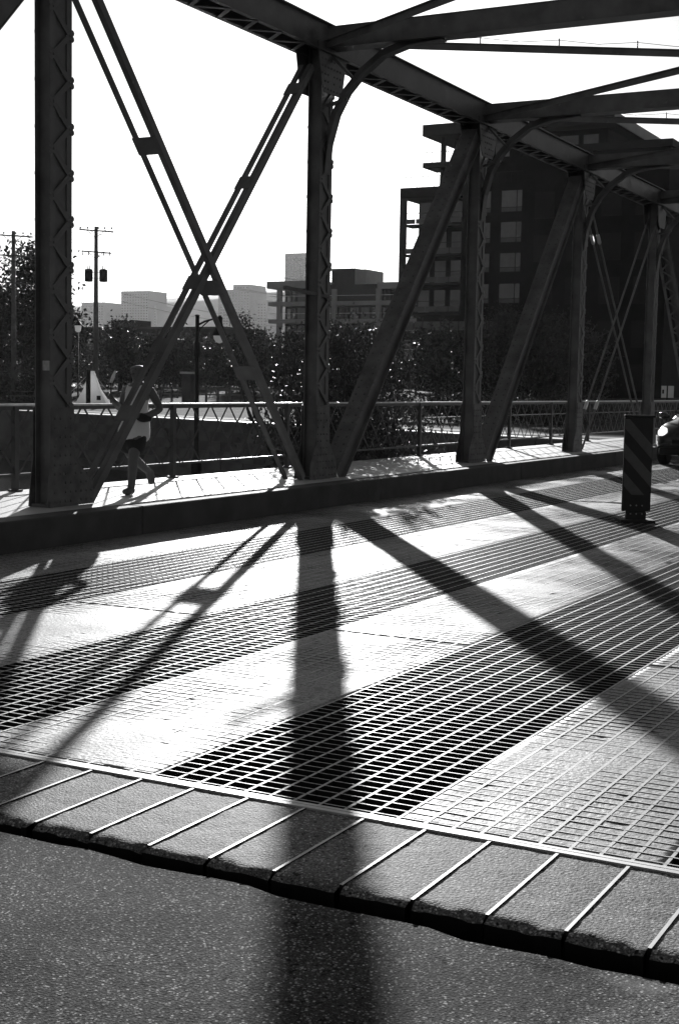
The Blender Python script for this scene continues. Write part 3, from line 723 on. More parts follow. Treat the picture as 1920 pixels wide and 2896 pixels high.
# ------------------------------------------------------------------ utility poles, wires, lamps
def pole(u, vtop, depth, label, transformers):
    p = ground_at(u, depth); top = at(u, vtop, depth).z; t = empty('utility_pole', p, label, 'utility pole')
    one('shaft', 'weld', lambda q: q.tube([p-Vector((0,0,.2)), (p.x, p.y, top)], [.21, .13], 10), parent=t, smooth=True)
    for zz, hl, sk in ((top-.25, 1.15, 0), (top-1.75, 1.0, .1)) if transformers else ((top-.3, 1.3, 0), (top-1.7, 1.3, 0), (top-3.6, 1.0, 0)):
        A = Vector((p.x, p.y, zz)); sd = Vector((rt.x, rt.y, 0)).normalized()
        ca = one('crossarm', 'wood', lambda q: q.beam(A-sd*hl-fw*.16, A+sd*(hl+.1)-fw*.16-Vector((0,0,.12)), .09, .11, (0,0,1)), parent=t)
        for o in (-.95, -.5, .15, .55, .98):
            c = A+sd*(o*hl)-fw*.16
            one('insulator', 'rim', lambda q: q.tube([c+Vector((0,0,.05)), c+Vector((0,0,.12)), c+Vector((0,0,.2))], [.03,.07,.05], 7) if zz > top-1 else q.tube([c, c-Vector((0,0,.25)), c-Vector((0,0,.32))+sd*.08], [.03,.04,.03], 6), parent=ca)
        one('brace', 'wood', lambda q: (q.beam(A-sd*hl*.6-fw*.14, A-Vector((0,0,.55))-fw*.14, .04, .02), q.beam(A+sd*hl*.6-fw*.14, A-Vector((0,0,.55))-fw*.14, .04, .02)), parent=ca)
    if transformers:
        for s_ in (-1, 1):
            c = Vector((p.x, p.y, 0))+sd*(s_*.52); z0 = at(u, 652, depth).z; z1 = at(u, 624, depth).z
            tr = one('transformer', 'slab', lambda q: q.lathe((c.x, c.y, z0), [(.10,-.02),(.27,0),(.29,.06),(.29,(z1-z0)-.1),(.26,z1-z0),(.06,z1-z0+.04)], 12), parent=t, smooth=True)
            one('bushing', 'rim', lambda q: [q.tube([(c.x+o, c.y, z1), (c.x+o, c.y, z1+.3)], [.04,.025], 6) for o in (-.1,.1)], parent=tr)
            one('mount', 'slab', lambda q: [q.beam(Vector((p.x,p.y,zz)), Vector((c.x,c.y,zz)), .07, .05) for zz in (z0+.25, z1-.2)], parent=t)
    return p, top
pA = pole(222, 527, 100, 'weathered utility pole carrying a pair of transformers', True)
pB = pole(33, 537, 100, 'plain weathered utility pole with three crossarms', False)
wires = empty('overhead_wires', (pA[0].x, pA[0].y, pA[1]-1), 'thin overhead wires strung between utility poles and beyond', 'wires')
sd = Vector((rt.x, rt.y, 0)).normalized()
for (o, dz_) in ((-1.1,-.1),(.2,-.1),(1.1,-.15),(-.8,-1.8),(.8,-1.8),(0,-4.2),(0,-4.8)):
    A = Vector((pB[0].x, pB[0].y, pB[1]+dz_))+sd*o; B = Vector((pA[0].x, pA[0].y, pA[1]+dz_))+sd*o; E_ = at(760, 700, 150); E_ = Vector((E_.x+o, E_.y, B.z+.2))
    for a, c in ((A, B), (B, E_)):
        one('wire', 'black', lambda q: q.tube([a+(c-a)*t-Vector((0,0,3.2*t*(1-t))) for t in np.linspace(0,1,9)], .012, 4), parent=wires)

def ornate_lamp():
    p = at(455, 880, 50); p.z = -1.7; top = at(455, 727, 50).z
    t = empty('street_lamp', p, 'tall black lamp post with curved arm and hanging bell shade', 'street lamp')
    one('pole', 'black', lambda q: q.lathe(p, [(.20,0),(.20,.5),(.15,.6),(.10,.75),(.075,4.0),(.075,top-p.z-1.5),(.115,top-p.z-1.45),(.115,top-p.z-1.0),(.075,top-p.z-.95),(.07,top-p.z-.06),(.095,top-p.z-.04),(.06,top-p.z)], 12), parent=t, smooth=True)
    sd_ = sd; zA = at(462, 752, 50).z; A = Vector((p.x,p.y,zA)); 
    arm = one('arm', 'black', lambda q: (q.tube([A, A+sd_*.25+Vector((0,0,.14)), A+sd_*.55+Vector((0,0,.23)), A+sd_*.72+Vector((0,0,.16))], .035, 7), q.tube([A-Vector((0,0,.3)), A+sd_*.2-Vector((0,0,.02)), A+sd_*.45+Vector((0,0,.2))], .02, 6)), parent=t, smooth=True)
    c = A+sd_*.80
    sh = one('lamp_shade', 'black', lambda q: q.lathe((c.x,c.y,zA-.35), [(.30,0),(.29,.06),(.22,.18),(.13,.34),(.09,.50),(.11,.62),(.04,.72)], 16), parent=t, smooth=True)
    one('globe', 'globe', lambda q: q.lathe((c.x,c.y,zA-.62), [(.03,0),(.14,.05),(.21,.15),(.235,.265)], 16), parent=sh, smooth=True)
ornate_lamp()
p = ground_at(181, 90); t = empty('lantern_post', p, 'slim black post with a small pale lantern near the white tent', 'street lamp')
zl = at(181, 768, 90).z
one('pole', 'black', lambda q: q.lathe(p, [(.12,0),(.12,.4),(.06,.5),(.05,zl-p.z)], 8), parent=t, smooth=True)
lan = one('globe', 'globe', lambda q: q.lathe((p.x,p.y,zl), [(.08,0),(.18,.1),(.22,.42),(.20,.44)], 12), parent=t, smooth=True)
one('cap', 'black', lambda q: q.lathe((p.x,p.y,zl+.44), [(.30,0),(.24,.08),(.08,.26),(.03,.42)], 12), parent=t, smooth=True)

# ------------------------------------------------------------------ park furniture, tent
tp = ground_at(212, 84); tent = empty('tent', tp, 'pale canvas tent pitched on a dark centre post in the park', 'tent')
sd2 = sd; ff = Vector((fw.x, fw.y, 0)).normalized(); ap = tp+Vector((0,0,2.15))
def tcorner(a, c, z): return tp+sd2*a+ff*c+Vector((0,0,z))
cv = MB(); base_ = [tcorner(-.95,-.75,.0), tcorner(1.15,-.75,0), tcorner(1.15,.9,0), tcorner(-.95,.9,0)]
apex = [ap-sd2*.12-ff*.1, ap+sd2*.15-ff*.1, ap+sd2*.15+ff*.15, ap-sd2*.12+ff*.15]
mid = [ (base_[i]*.52+apex[i]*.48)+ (Vector((tp.x,tp.y,0))-Vector((base_[i].x,base_[i].y,0)))*.12 for i in range(4)]
cv.v = [tuple(v) for v in base_+mid+apex]
cv.f = [(i,(i+1)%4,4+(i+1)%4,4+i) for i in range(4)]+[(4+i,4+(i+1)%4,8+(i+1)%4,8+i) for i in range(4)]+[(8,9,10,11)]
canv = cv.build('canvas', 'canvas', tent)
one('post', 'black', lambda q: q.tube([tcorner(-.02,-.95,-.1), tcorner(-.02,-.95,2.2)], .14, 8), parent=tent)
one('vent', 'slab', lambda q: q.beam(tcorner(.55,-.66,.42), tcorner(.55,-.655,.68), .24, .03, tuple(sd2)), parent=canv)
one('guy_rope', 'white', lambda q: [q.tube([ap, tcorner(s_*1.9,-.8,0)], .012, 4) for s_ in (-1,1)], parent=tent)
kp_ = ground_at(256, 84); kb2 = MB(); A = at(257, 884, 84); B = at(267, 856, 84); A.z = max(A.z, .3)
kb2.tube([A, (A+B)/2, B], [.09,.11,.05], 8)
sb = empty('leaning_board', (A.x, A.y, gz(A)), 'slanted white board leaning up beside the pale tent', 'board')
kb2.build('board', 'white', sb, smooth=True); one('stand', 'black', lambda q: q.tube([(A.x,A.y,gz(A)-.05), A], .05, 6), parent=sb)

def picnic(u, dpt, rot, label, group=None):
    p = ground_at(u, dpt); t = empty('picnic_table', p, label, 'picnic table', group); t.rotation_euler.z = rot
    def loc(name, fn, m='wood'):
        q = MB(); fn(q); me = q.mesh(name); me.materials.append(M_[m]); o = bpy.data.objects.new(name, me); COL.objects.link(o); o.parent = t
    for k in range(4): loc('plank', lambda q: q.box(-1.0,1.0,-.38+.195*k,-.38+.195*k+.18,.72,.76), 'weld')
    for s_ in (-1,1):
        loc('bench', lambda q: q.box(-1.0,1.0,s_*.75-.13,s_*.75+.13,.42,.46), 'weld')
        for e in (-1,1): loc('leg', lambda q: q.beam((e*.7,s_*.65,0),(e*.7,s_*.2,.72),.05,.1,(1,0,0)))
        loc('brace', lambda q: q.box(s_*.7-.02,s_*.7+.02,-.8,.8,.36,.42))
pg = 'picnic tables in the park'
table_where = ['just left of the stone pillar', 'right behind the stone pillar', 'nearest the black lamp post', 'one table past the black lamp post', 'between the crossed diagonals and the wide leafy tree',
               'under the wide leafy tree', 'beside the second bridge post', 'near the plain utility pole']
for k, (u, dpt) in enumerate([(395,112),(432,118),(512,110),(545,114),(590,116),(655,108),(690,112),(62,96)]):
    picnic(u, dpt, YAW*-1+random.uniform(-.4,.4), 'weathered picnic table '+table_where[k], pg)
pf = empty('park_fence', ground_at(540, 98), 'low two-rail park fence behind the canal path', 'fence')
A = ground_at(372, 100); B = ground_at(705, 92)
for zz in (.55, .95): one('rail', 'path', lambda q: q.beam(A+Vector((0,0,zz)), B+Vector((0,0,zz)), .10, .05, (0,0,1)), parent=pf)
for k in range(13):
    c = A+(B-A)*(k/12); one('fence_post', 'wood', lambda q: q.box(c.x-.06,c.x+.06,c.y-.06,c.y+.06,c.z-.1,c.z+1.05), parent=pf)
p = ground_at(437, 96); t = empty('stone_pillar', p, 'grey stone pillar with a pale cap beside the picnic tables', 'pillar')
one('shaft', 'quay', lambda q: q.box(p.x-.35,p.x+.35,p.y-.35,p.y+.35,p.z-.1,p.z+2.0), parent=t); one('cap', 'coping', lambda q: q.box(p.x-.45,p.x+.45,p.y-.45,p.y+.45,p.z+2.002,p.z+2.15), parent=t)
# things at the far end of the walk
one('gate_pillar', 'kerb', lambda q: (q.box(46.6,47.0,11.1,11.5,-.1,1.95), q.box(46.53,47.07,11.03,11.57,1.95,2.06)), label='shaded concrete gate pillar at the far end of the sidewalk', cat='pillar', at=(46.8,11.3,0))
p = at(1540, 905, 47); t = empty('notice_board', (p.x,p.y,0), 'two small white notice panels on a post behind the parked car', 'sign')
for s_, w in ((-.115,.085),(.12,.095)):
    c = Vector((p.x,p.y,p.z))+sd*s_; nb = one('panel', 'white', lambda q: q.beam(c-Vector((0,0,.2)), c+Vector((0,0,.2)), w*2, .02, tuple(sd)), parent=t)
    if s_ < 0: one('symbol', 'black', lambda q: q.beam(c-ff*.012+sd*-.03-Vector((0,0,.06)), c-ff*.012+sd*-.03+Vector((0,0,.07)), .06, .006, tuple(sd)), parent=nb)
one('post', 'black', lambda q: q.tube([(p.x,p.y,-.1),(p.x,p.y,p.z-.2)], .04, 8), parent=t)

# ------------------------------------------------------------------ buildings
# condominium
XB = 124.0
co = empty('condominium', (XB+10, 48, 0), 'dark brick condominium with recessed balconies behind the bridge', 'building')
def cbox(name, m, x0, x1, y0, y1, z0, z1, parent=co, **k): return one(name, m, lambda q: q.box(x0,x1,y0,y1,z0,z1), parent=parent, **k)
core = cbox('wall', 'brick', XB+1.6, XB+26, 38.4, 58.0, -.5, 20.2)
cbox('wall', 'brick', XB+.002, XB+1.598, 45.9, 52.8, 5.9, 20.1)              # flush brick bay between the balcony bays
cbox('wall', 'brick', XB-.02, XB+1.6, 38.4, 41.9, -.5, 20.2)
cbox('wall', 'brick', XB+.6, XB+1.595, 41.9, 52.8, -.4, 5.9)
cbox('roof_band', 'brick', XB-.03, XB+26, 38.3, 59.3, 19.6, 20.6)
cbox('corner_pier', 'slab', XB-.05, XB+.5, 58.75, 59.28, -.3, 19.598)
for zs in (17.1, 14.25, 11.5, 8.7):
    for (ya, yb) in ((52.82, 58.7), (41.92, 45.88)):
        bal = cbox('balcony', 'slab', XB-.02, XB+1.598, ya, yb, zs-.22, zs)
        k = ya+.02
        while k < yb-.5:
            one('guard_panel', 'glass_guard', lambda q: q.box(XB+.03, XB+.05, k+.03, min(k+1.15, yb-.03), zs+.05, zs+.55 if (zs < 17 or ya < 50) else zs+.5), parent=bal); k += 1.2
        gr = cbox('guard_rail', 'black', XB+.02, XB+.06, ya+.02, yb-.02, zs+1.02, zs+1.07, parent=bal)
        nwin = 3 if ya > 50 else 2
        for w in range(nwin):
            y0 = ya+.5+w*(yb-ya-.8)/nwin; y1 = y0+(yb-ya-.8)/nwin-.55
            wd = cbox('balcony_door', 'black', XB+1.55, XB+1.597, y0-.05, y1+.05, zs+.002, zs+2.25)
            one('pane', 'reflection_pane' if random.random() < .45 else 'glass', lambda q: q.box(XB+1.535, XB+1.548, y0, y1, zs+.05, zs+2.2), parent=wd)
for r_i, (za, zb) in enumerate(((17.93,19.85),(15.13,16.95),(12.4,14.1),(9.5,11.27))):
    for (yr, yl, split) in ((46.55, 48.8, 47.3), (49.9, 51.4, None)):
        wn = cbox('window', 'black', XB-.03, XB+.0, yr-.05, yl+.05, za-.05, zb+.05)
        cells = [(yr, yl)] if split is None else [(yr, split-.05), (split+.05, yl)]
        for ci, (a, c) in enumerate(cells):
            bright = (r_i in (1, 2) and (ci == 1 or split is None)) or (r_i == 0)
            one('pane', 'reflection_pane' if bright else 'glass', lambda q: q.box(XB-.045, XB-.032, a, c, za+.42, zb), parent=wn)
            one('transom_pane', 'glass_guard', lambda q: q.box(XB-.045, XB-.032, a, c, za, za+.36), parent=wn)
# terrace over the ground floor
ter = cbox('terrace', 'slab', XB-1.4, XB+.0, 42.0, 58.5, 6.05, 6.85)
k = 42.05
while k < 57.6:
    one('guard_panel', 'glass_guard', lambda q: q.box(XB-1.36, XB-1.33, k+.05, k+.88, 6.9, 7.75), parent=ter); k += .93
for k in range(7):
    y0 = 42.5+k*2.2; wn = cbox('shop_window', 'black', XB+.55, XB+.598, y0, y0+1.9, .6, 5.2)
    one('pane', 'glass', lambda q: q.box(XB+.535, XB+.548, y0+.06, y0+1.84, .7, 5.1), parent=wn)
# penthouse storeys
cbox('wall', 'brick', XB+1.9, XB+24, 39.5, 54.5, 20.602, 25.3)
pr = cbox('roof', 'slab', XB-.4, XB+26, 38.2, 56.9, 25.302, 26.36)
cbox('fascia', 'frame_conc', XB-.42, XB+26, 38.10, 38.198, 25.35, 26.30)
pb = cbox('balcony', 'slab', XB-.3, XB+3, 50.2, 56.85, 22.35, 22.82)
for y0 in np.arange(50.4, 56.8, .55): one('baluster', 'black', lambda q: q.box(XB-.28, XB-.25, y0, y0+.03, 22.82, 23.75), parent=pb)
one('guard_rail', 'black', lambda q: q.box(XB-.29, XB-.24, 50.3, 56.85, 23.75, 23.8), parent=pb)
for y0 in np.arange(43.2, 59.1, .6): one('baluster', 'black', lambda q: q.box(XB+.1, XB+.13, y0, y0+.03, 20.6, 21.6), parent=co)
one('guard_rail', 'black', lambda q: q.box(XB+.09, XB+.14, 43.2, 59.1, 21.6, 21.65), parent=co)
for z0, z1 in ((20.602, 22.35), (22.82, 25.3)):
    cbox('pier', 'slab', XB+.6, XB+1.0, 55.0, 55.4, z0, z1); 
for (ya, yb, z0, z1) in ((48.9,50.3,23.3,25.0),(45.2,47.0,20.9,22.3),(42.2,44.0,22.6,24.8),(40.3,41.7,22.6,24.8),(51.0,53.6,22.9,25.1)):
    wn = cbox('window', 'black', XB+1.85, XB+1.898, ya-.05, yb+.05, z0-.05, z1+.05)
    one('pane', 'reflection_pane', lambda q: q.box(XB+1.835, XB+1.848, ya, yb, z0, z1), parent=wn)
for y0 in np.arange(42.4, 45.7, .8): one('guard_panel', 'glass_guard', lambda q: q.box(XB+.05, XB+.07, y0, y0+.75, 20.65, 21.6), parent=co)
# side wall windows along the road
for zs in (2.5, 5.6, 8.7, 11.5, 14.25, 17.1):
    for k in range(5):
        x0 = XB+4+k*4.4; wn = cbox('window', 'black', x0, x0+2.2, 38.36, 38.398, zs+.3, zs+2.1)
        one('pane', 'glass', lambda q: q.box(x0+.06, x0+2.14, 38.34, 38.358, zs+.36, zs+2.04), parent=wn)
# a lower neighbouring dark block farther along the road
nb_ = empty('brick_block', (150, 18, 0), 'tall black brick block along the road past the condominium', 'building')
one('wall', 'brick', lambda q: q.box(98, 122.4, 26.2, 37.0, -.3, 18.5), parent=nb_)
rf = one('roof', 'slab', lambda q: q.box(97.8, 122.6, 26.0, 37.2, 18.502, 19.0), parent=nb_)
for zs in (1.2, 4.3, 7.4, 10.5, 13.6):
    for k in range(4):
        y0 = 27.0+k*2.5; wn = one('window', 'black', lambda q: q.box(97.95, 97.998, y0, y0+1.5, zs+.3, zs+2.2), parent=nb_)
        one('pane', 'black', lambda q: q.box(97.93, 97.948, y0+.06, y0+1.44, zs+.36, zs+2.14), parent=wn)

# balconied mid-rise
XM = 215.0
mr_ = empty('apartment_block', (XM+8, 115, 1), 'pale framed apartment block with long glazed balconies', 'building')
one('wall', 'slab', lambda q: q.box(XM+2.2, XM+20, 96, 126.0, 0, 18.3), parent=mr_)
for zs, ya, yb in ((18.3,101,128.6),(15.6,96,128.3),(12.55,96,128.2),(9.5,96,124.0),(6.4,96,124)):
    if zs > 18: 
        one('floor_slab', 'frame_conc', lambda q: q.box(XM, XM+20, 117.9, yb, zs, zs+1.25), parent=mr_)
        one('floor_slab', 'frame_conc', lambda q: q.box(XM, XM+20, 96, 106.8, zs-.35, zs+.75), parent=mr_)
        continue
    fl = one('floor_slab', 'frame_conc', lambda q: q.box(XM, XM+2.198, ya, yb, zs-.35, zs+.35), parent=mr_)
    one('guard_rail', 'handrail', lambda q: q.box(XM+.1, XM+.16, ya+.4, yb-.3, zs+1.28, zs+1.36), parent=fl)
for yy in (126.1, 115.1, 106.6): one('column', 'frame_conc', lambda q: q.box(XM+.02, XM+.7, yy-.4, yy+.4, 0, 18.0), parent=mr_)
for zs in (15.95, 12.9, 9.85, 6.75):
    for k in range(14):
        y0 = 96.6+k*2.1
        if y0+1.6 > 126: continue
        wn = one('window', 'black', lambda q: q.box(XM+2.15, XM+2.198, y0, y0+1.7, zs+.1, zs+2.1), parent=mr_)
        one('pane', 'glass' if (k*7+int(zs)) % 3 else 'glass_guard', lambda q: q.box(XM+2.13, XM+2.148, y0+.08, y0+1.62, zs+.15, zs+2.05), parent=wn)
pt = one('roof_storey', 'brick', lambda q: q.box(XM+.6, XM+19, 107, 117.8, 16, 18.8), parent=mr_)
one('stair_tower', 'brick', lambda q: q.box(XM+1.2, XM+8, 111.7, 116.2, 18.802, 21.6), parent=mr_)
one('stair_tower_side', 'frame_conc', lambda q: q.box(XM+1.25, XM+8.1, 109.6, 111.698, 18.802, 21.4), parent=mr_)
# low dark building in the park
XL = 200.0
lw = empty('low_building', (XL+6, 150, 1), 'long low dark flat-roofed building behind the park trees', 'building')
one('wall', 'brick', lambda q: q.box(XL, XL+14, 128, 158, .5, 10.6), parent=lw); one('parapet', 'slab', lambda q: q.box(XL-.1, XL+14.1, 127.9, 158.1, 10.602, 10.95), parent=lw)
one('wall', 'brick', lambda q: q.box(XL+.5, XL+14, 158.2, 172, .5, 11.0), parent=lw)
one('roof_hut', 'brick', lambda q: q.box(XL+1, XL+6, 147, 152, 10.952, 12.2), parent=lw)
for k in range(9):
    y0 = 129+k*3.2; wn = one('window', 'black', lambda q: q.box(XL-.06, XL-.002, y0, y0+2, 6.8, 9.0), parent=lw)
    one('pane', 'glass', lambda q: q.box(XL-.08, XL-.062, y0+.1, y0+1.9, 6.9, 8.9), parent=wn)

# distant towers
def tower(boxes, label, X=1800):
    X *= 1.25; boxes = [(a*1.25, c*1.25, (z-1.6)*1.25+1.6, d0) for a, c, z, d0 in boxes]
    ys_ = [b_[0] for b_ in boxes]; t = empty('tower', (X, ys_[0], 0), label, 'building')
    for k, (y0, y1, z1, d0) in enumerate(boxes):
        o = one('block', 'tower', lambda q: q.box(X+d0, X+d0+60+k, y0, y1, 0, z1), parent=t)
        w = MB(); z = 12
        while z < z1-6:
            y = y0+3
            while y < y1-4: w.box(X+d0-.3, X+d0-.01, y, y+3.2, z, z+2.4); y += 6.5
            z += 5.2
        w.build('windows', 'glass', o, kind='stuff')
tower([(1285,1355,119.5,20),(1289,1342,141.5,0)], 'hazy stepped tower left of the crossed diagonals')
tower([(1105,1161,141,0),(1112,1140,149,10),(1085,1104,126,20)], 'hazy distant tower with a stepped crown right of the crossing')
tower([(1008,1046,192,0)], 'slender hazy tower above the balconied apartment block')
tower([(1383,1428,125.5,0)], 'wide hazy block behind the utility pole with transformers', X=1810)
# hill
q = MB(); nyy = 60
for i in range(2):
    pass
for j in range(nyy+1):
    y = -400+5400*j/nyy; hgt = 236+22*math.sin(j*.33)+12*noise.noise((j*.35,1,0))
    if y < 900: hgt *= max(.25, (y+900)/1800)
    for i in range(7): t_ = i/6; q.v.append((2850+720*t_+60*noise.noise((j*.4,i,2)), y, hgt*math.sin(math.pi*min(1,t_*1.1+.02)/1.15)-4))
q.f = [(j*7+i, j*7+i+1, (j+1)*7+i+1, (j+1)*7+i) for j in range(nyy) for i in range(6)]
q.build('wooded_hill', 'hill', kind='structure', smooth=True)

# ------------------------------------------------------------------ hazard marker
hx, hy = 16.7, 4.72; hm = empty('hazard_marker', (hx,hy,0), 'waist-high black hazard marker panel with slanted grey stripes on the roadway', 'hazard marker')
hd = Vector((rt.x, rt.y, 0)).normalized(); hf = Vector((hd.y, -hd.x, 0)); hf = hf if hf.dot(ff) < 0 else -hf       # faces the camera side
hc = Vector((hx,hy,0)); hwid = .345
def hp(a, z, o=0): return hc+hd*a+hf*o+Vector((0,0,z))
pan = one('panel', 'black', lambda q: (q.beam(hp(0,.13), hp(0,1.27), hwid, .05, tuple(hd)), q.beam(hp(.01,1.2705), hp(.01,1.30), hwid+.03, .055, tuple(hd))), parent=hm, bevel=.006)
for k, zc in enumerate((1.30, .955, .61, .265)):                     # slanted bands, falling to the right
    w2 = hwid/2-.008; drop = .36; th = .17
    pts = [(-w2, zc), (w2, zc-drop), (w2, zc-drop-th), (-w2, zc-th)]
    poly = [(a, min(1.25, max(.15, z))) for a, z in pts]
    # clip to the panel between .24 and 1.25
    def clip(poly, zl, keep_below):
        out = []
        for i in range(len(poly)):
            a, c = poly[i], poly[(i+1)%len(poly)]
            ia = (a[1] <= zl) == keep_below or a[1] == zl; ic = (c[1] <= zl) == keep_below or c[1] == zl
            if ia: out.append(a)
            if ia != ic:
                t_ = (zl-a[1])/(c[1]-a[1]); out.append((a[0]+t_*(c[0]-a[0]), zl))
        return out
    poly = clip(clip(pts, 1.25, True), .33, False)
    if len(poly) < 3: continue
    q = MB(); n = len(poly); q.v = [tuple(hp(a,z,.0255)) for a,z in poly]+[tuple(hp(a,z,.028)) for a,z in poly]
    q.f = [tuple(range(n)), tuple(reversed(range(n,2*n)))]+[(i,(i+1)%n,n+(i+1)%n,n+i) for i in range(n)]
    q.build('stripe', 'stripe', pan)
one('foot', 'tyre', lambda q: (q.beam(hp(0,0), hp(0,.13), .24, .07, tuple(hd)), q.beam(hp(0,-.0005), hp(0,.035), .42, .34, tuple(hd))), parent=hm, bevel=.006)
for a in (-.07,0,.07):
    for z in (.10,.20): one('bolt', 'rim', lambda q: q.dome(hp(a,z,.0355 if z < .13 else .0255), .011, tuple(hf)), parent=hm)

# ------------------------------------------------------------------ car
cx0, cyc = 29.55, 7.20; car = empty('car', (31.6, cyc, 0), 'dark hatchback driving onto the bridge with its headlamps lit', 'car')
st_ = [ # x, half width at waist, half width at top, z bottom, z waist, z top
 (0.00,.62,.50,.30,.56,.60),(0.05,.74,.60,.22,.64,.70),(0.22,.82,.66,.19,.74,.84),(0.55,.86,.70,.18,.82,.95),(0.95,.87,.70,.18,.86,1.01),(1.18,.87,.66,.18,.90,1.06),
 (1.55,.87,.62,.18,.92,1.30),(1.95,.87,.60,.18,.93,1.44),(2.6,.87,.60,.18,.94,1.49),(3.2,.87,.59,.18,.95,1.47),(3.7,.86,.58,.20,.95,1.38),(3.95,.82,.56,.24,.94,1.15),(4.08,.74,.52,.32,.88,.96)]
q = MB(); rings = []
for (x, wb, wt, z0, zw, z1) in st_:
    ring = [(-wb*.86,z0),(-wb,z0+.12),(-wb,zw-.12),(-wb*.975,zw),(-wt*1.02,z1-.05),(-wt*.8,z1),(0,z1+.02),(wt*.8,z1),(wt*1.02,z1-.05),(wb*.975,zw),(wb,zw-.12),(wb,z0+.12),(wb*.86,z0)]
    q.v += [(cx0+x, cyc+a, z) for a, z in ring]
n = 13
for i in range(len(st_)-1):
    for j in range(n): q.f.append((i*n+j, i*n+(j+1)%n, (i+1)*n+(j+1)%n, (i+1)*n+j))
q.f += [tuple(range(n)), tuple((len(st_)-1)*n+j for j in reversed(range(n)))]
body = q.build('body', 'carpaint', car, smooth=True)
sbm = body.modifiers.new('s','SUBSURF'); sbm.levels = 2; sbm.render_levels = 2
# windows just proud of the body
def quad_part(name, m, pts, parent=car, off=(0,0,0)):
    return one(name, m, lambda q: (q.add([Vector(p)+Vector(off) for p in pts], [tuple(range(len(pts)))])), parent=parent)
quad_part('windscreen', 'glass', [(cx0+1.16,cyc-.62,1.055),(cx0+1.16,cyc+.62,1.055),(cx0+1.78,cyc+.53,1.435),(cx0+1.78,cyc-.53,1.435)], off=(-.03,0,.03))
for s_ in (-1,1):
    quad_part('side_window', 'glass', [(cx0+1.45,cyc+s_*.875,1.0),(cx0+2.6,cyc+s_*.875,1.0),(cx0+2.55,cyc+s_*.66,1.40),(cx0+1.9,cyc+s_*.66,1.38)])
    one('headlight', 'headlamp', lambda q: q.tube([(cx0+.06,cyc+s_*.66,.70),(cx0+.10,cyc+s_*.66,.70),(cx0+.25,cyc+s_*.66,.72)], [.06,.105,.10], 14), parent=car, smooth=True)
    mi = one('mirror', 'carpaint', lambda q: q.tube([(cx0+1.42,cyc+s_*.86,1.02),(cx0+1.40,cyc+s_*.98,1.05),(cx0+1.40,cyc+s_*1.08,1.06)], [.03,.085,.06], 8), parent=car, smooth=True)
    for xx in (cx0+.78, cx0+3.3):
        wh = one('wheel', 'tyre', lambda q: q.tube([(xx,cyc+s_*.68,.30),(xx,cyc+s_*.70,.30),(xx,cyc+s_*.86,.30),(xx,cyc+s_*.88,.30)], [.27,.30,.30,.27], 20), parent=car, smooth=False)
        one('rim', 'rim', lambda q: q.tube([(xx,cyc+s_*.86,.30),(xx,cyc+s_*.893,.30)], [.20,.19], 16), parent=wh)
one('grille', 'black', lambda q: q.box(cx0-.012,cx0+.1,cyc-.42,cyc+.42,.48,.57), parent=car)
one('bumper', 'black', lambda q: q.box(cx0-.03,cx0+.2,cyc-.7,cyc+.7,.24,.40), parent=car, bevel=.04)
one('wiper', 'black', lambda q: (q.beam((cx0+1.10,cyc+.1,1.10),(cx0+1.20,cyc+.55,1.15),.02,.02), q.beam((cx0+1.10,cyc-.5,1.10),(cx0+1.20,cyc-.02,1.15),.02,.02)), parent=car)

# ------------------------------------------------------------------ person walking on the sidewalk
px_, py_ = 13.08, 9.70
person = empty('person', (px_, py_, K), 'person in a loose white top and black shorts striding along the sidewalk', 'person')
def skin_obj(name, m, V_, E_, R_, parent, sub=2, root=0):
    me = bpy.data.meshes.new(name); me.from_pydata(V_, E_, []); me.update()
    o = bpy.data.objects.new(name, me); COL.objects.link(o)
    md = o.modifiers.new('skin','SKIN'); md.use_smooth_shade = True
    sv = me.skin_vertices[0].data if me.skin_vertices else None
    if sv is None:
        bm = bmesh.new(); bm.from_mesh(me); bm.verts.layers.skin.verify(); bm.to_mesh(me); bm.free(); sv = me.skin_vertices[0].data
    for i, r_ in enumerate(R_):
        sv[i].radius = r_ if hasattr(r_, '__len__') else (r_, r_); sv[i].use_root = (i == root)
    ms = o.modifiers.new('sub','SUBSURF'); ms.levels = sub; ms.render_levels = sub
    dg = bpy.context.evaluated_depsgraph_get(); ev = o.evaluated_get(dg); nm = bpy.data.meshes.new_from_object(ev)
    o.modifiers.clear(); o.data = nm; nm.materials.clear(); nm.materials.append(M_[m]); o.parent = parent
    nm.polygons.foreach_set('use_smooth', [True]*len(nm.polygons))
    return o
# local frame: walks toward -x, left side is -y; z from the pavement
Vp = [(.18,0,.80),(.21,0,.94),(.24,0,1.08),(.26,0,1.20),(.26,0,1.28),(.25,0,1.34),(.24,0,1.41),(.235,0,1.48),   # 0-7 pelvis, spine, neck, head
 (.16,-.09,.74),(.04,-.10,.43),(.02,-.09,.09),(-.01,-.09,.03),(-.11,-.10,.02),                                   # 8-12 front leg (left, standing)
 (.18,.09,.74),(.24,.10,.45),(.55,.09,.26),(.60,.09,.24),(.64,.09,.12),                                         # 13-17 trailing leg (right), shin back, toe down
 (.27,-.17,1.20),(.38,-.24,.98),(.16,-.20,.90),(.09,-.16,.91),                                                  # 18-21 left arm bent across
 (.26,.17,1.20),(.27,.24,.96),(.09,.20,1.05),(.03,.18,1.08),
 (.145,0,1.415),(.25,-.088,1.42),(.25,.088,1.42)]                                                 # 22-25 right arm
Ep = [(0,1),(1,2),(2,3),(3,4),(4,5),(5,6),(6,7),(0,8),(8,9),(9,10),(10,11),(11,12),(0,13),(13,14),(14,15),(15,16),(16,17),
      (3,18),(18,19),(19,20),(20,21),(3,22),(22,23),(23,24),(24,25),(6,26),(6,27),(6,28)]
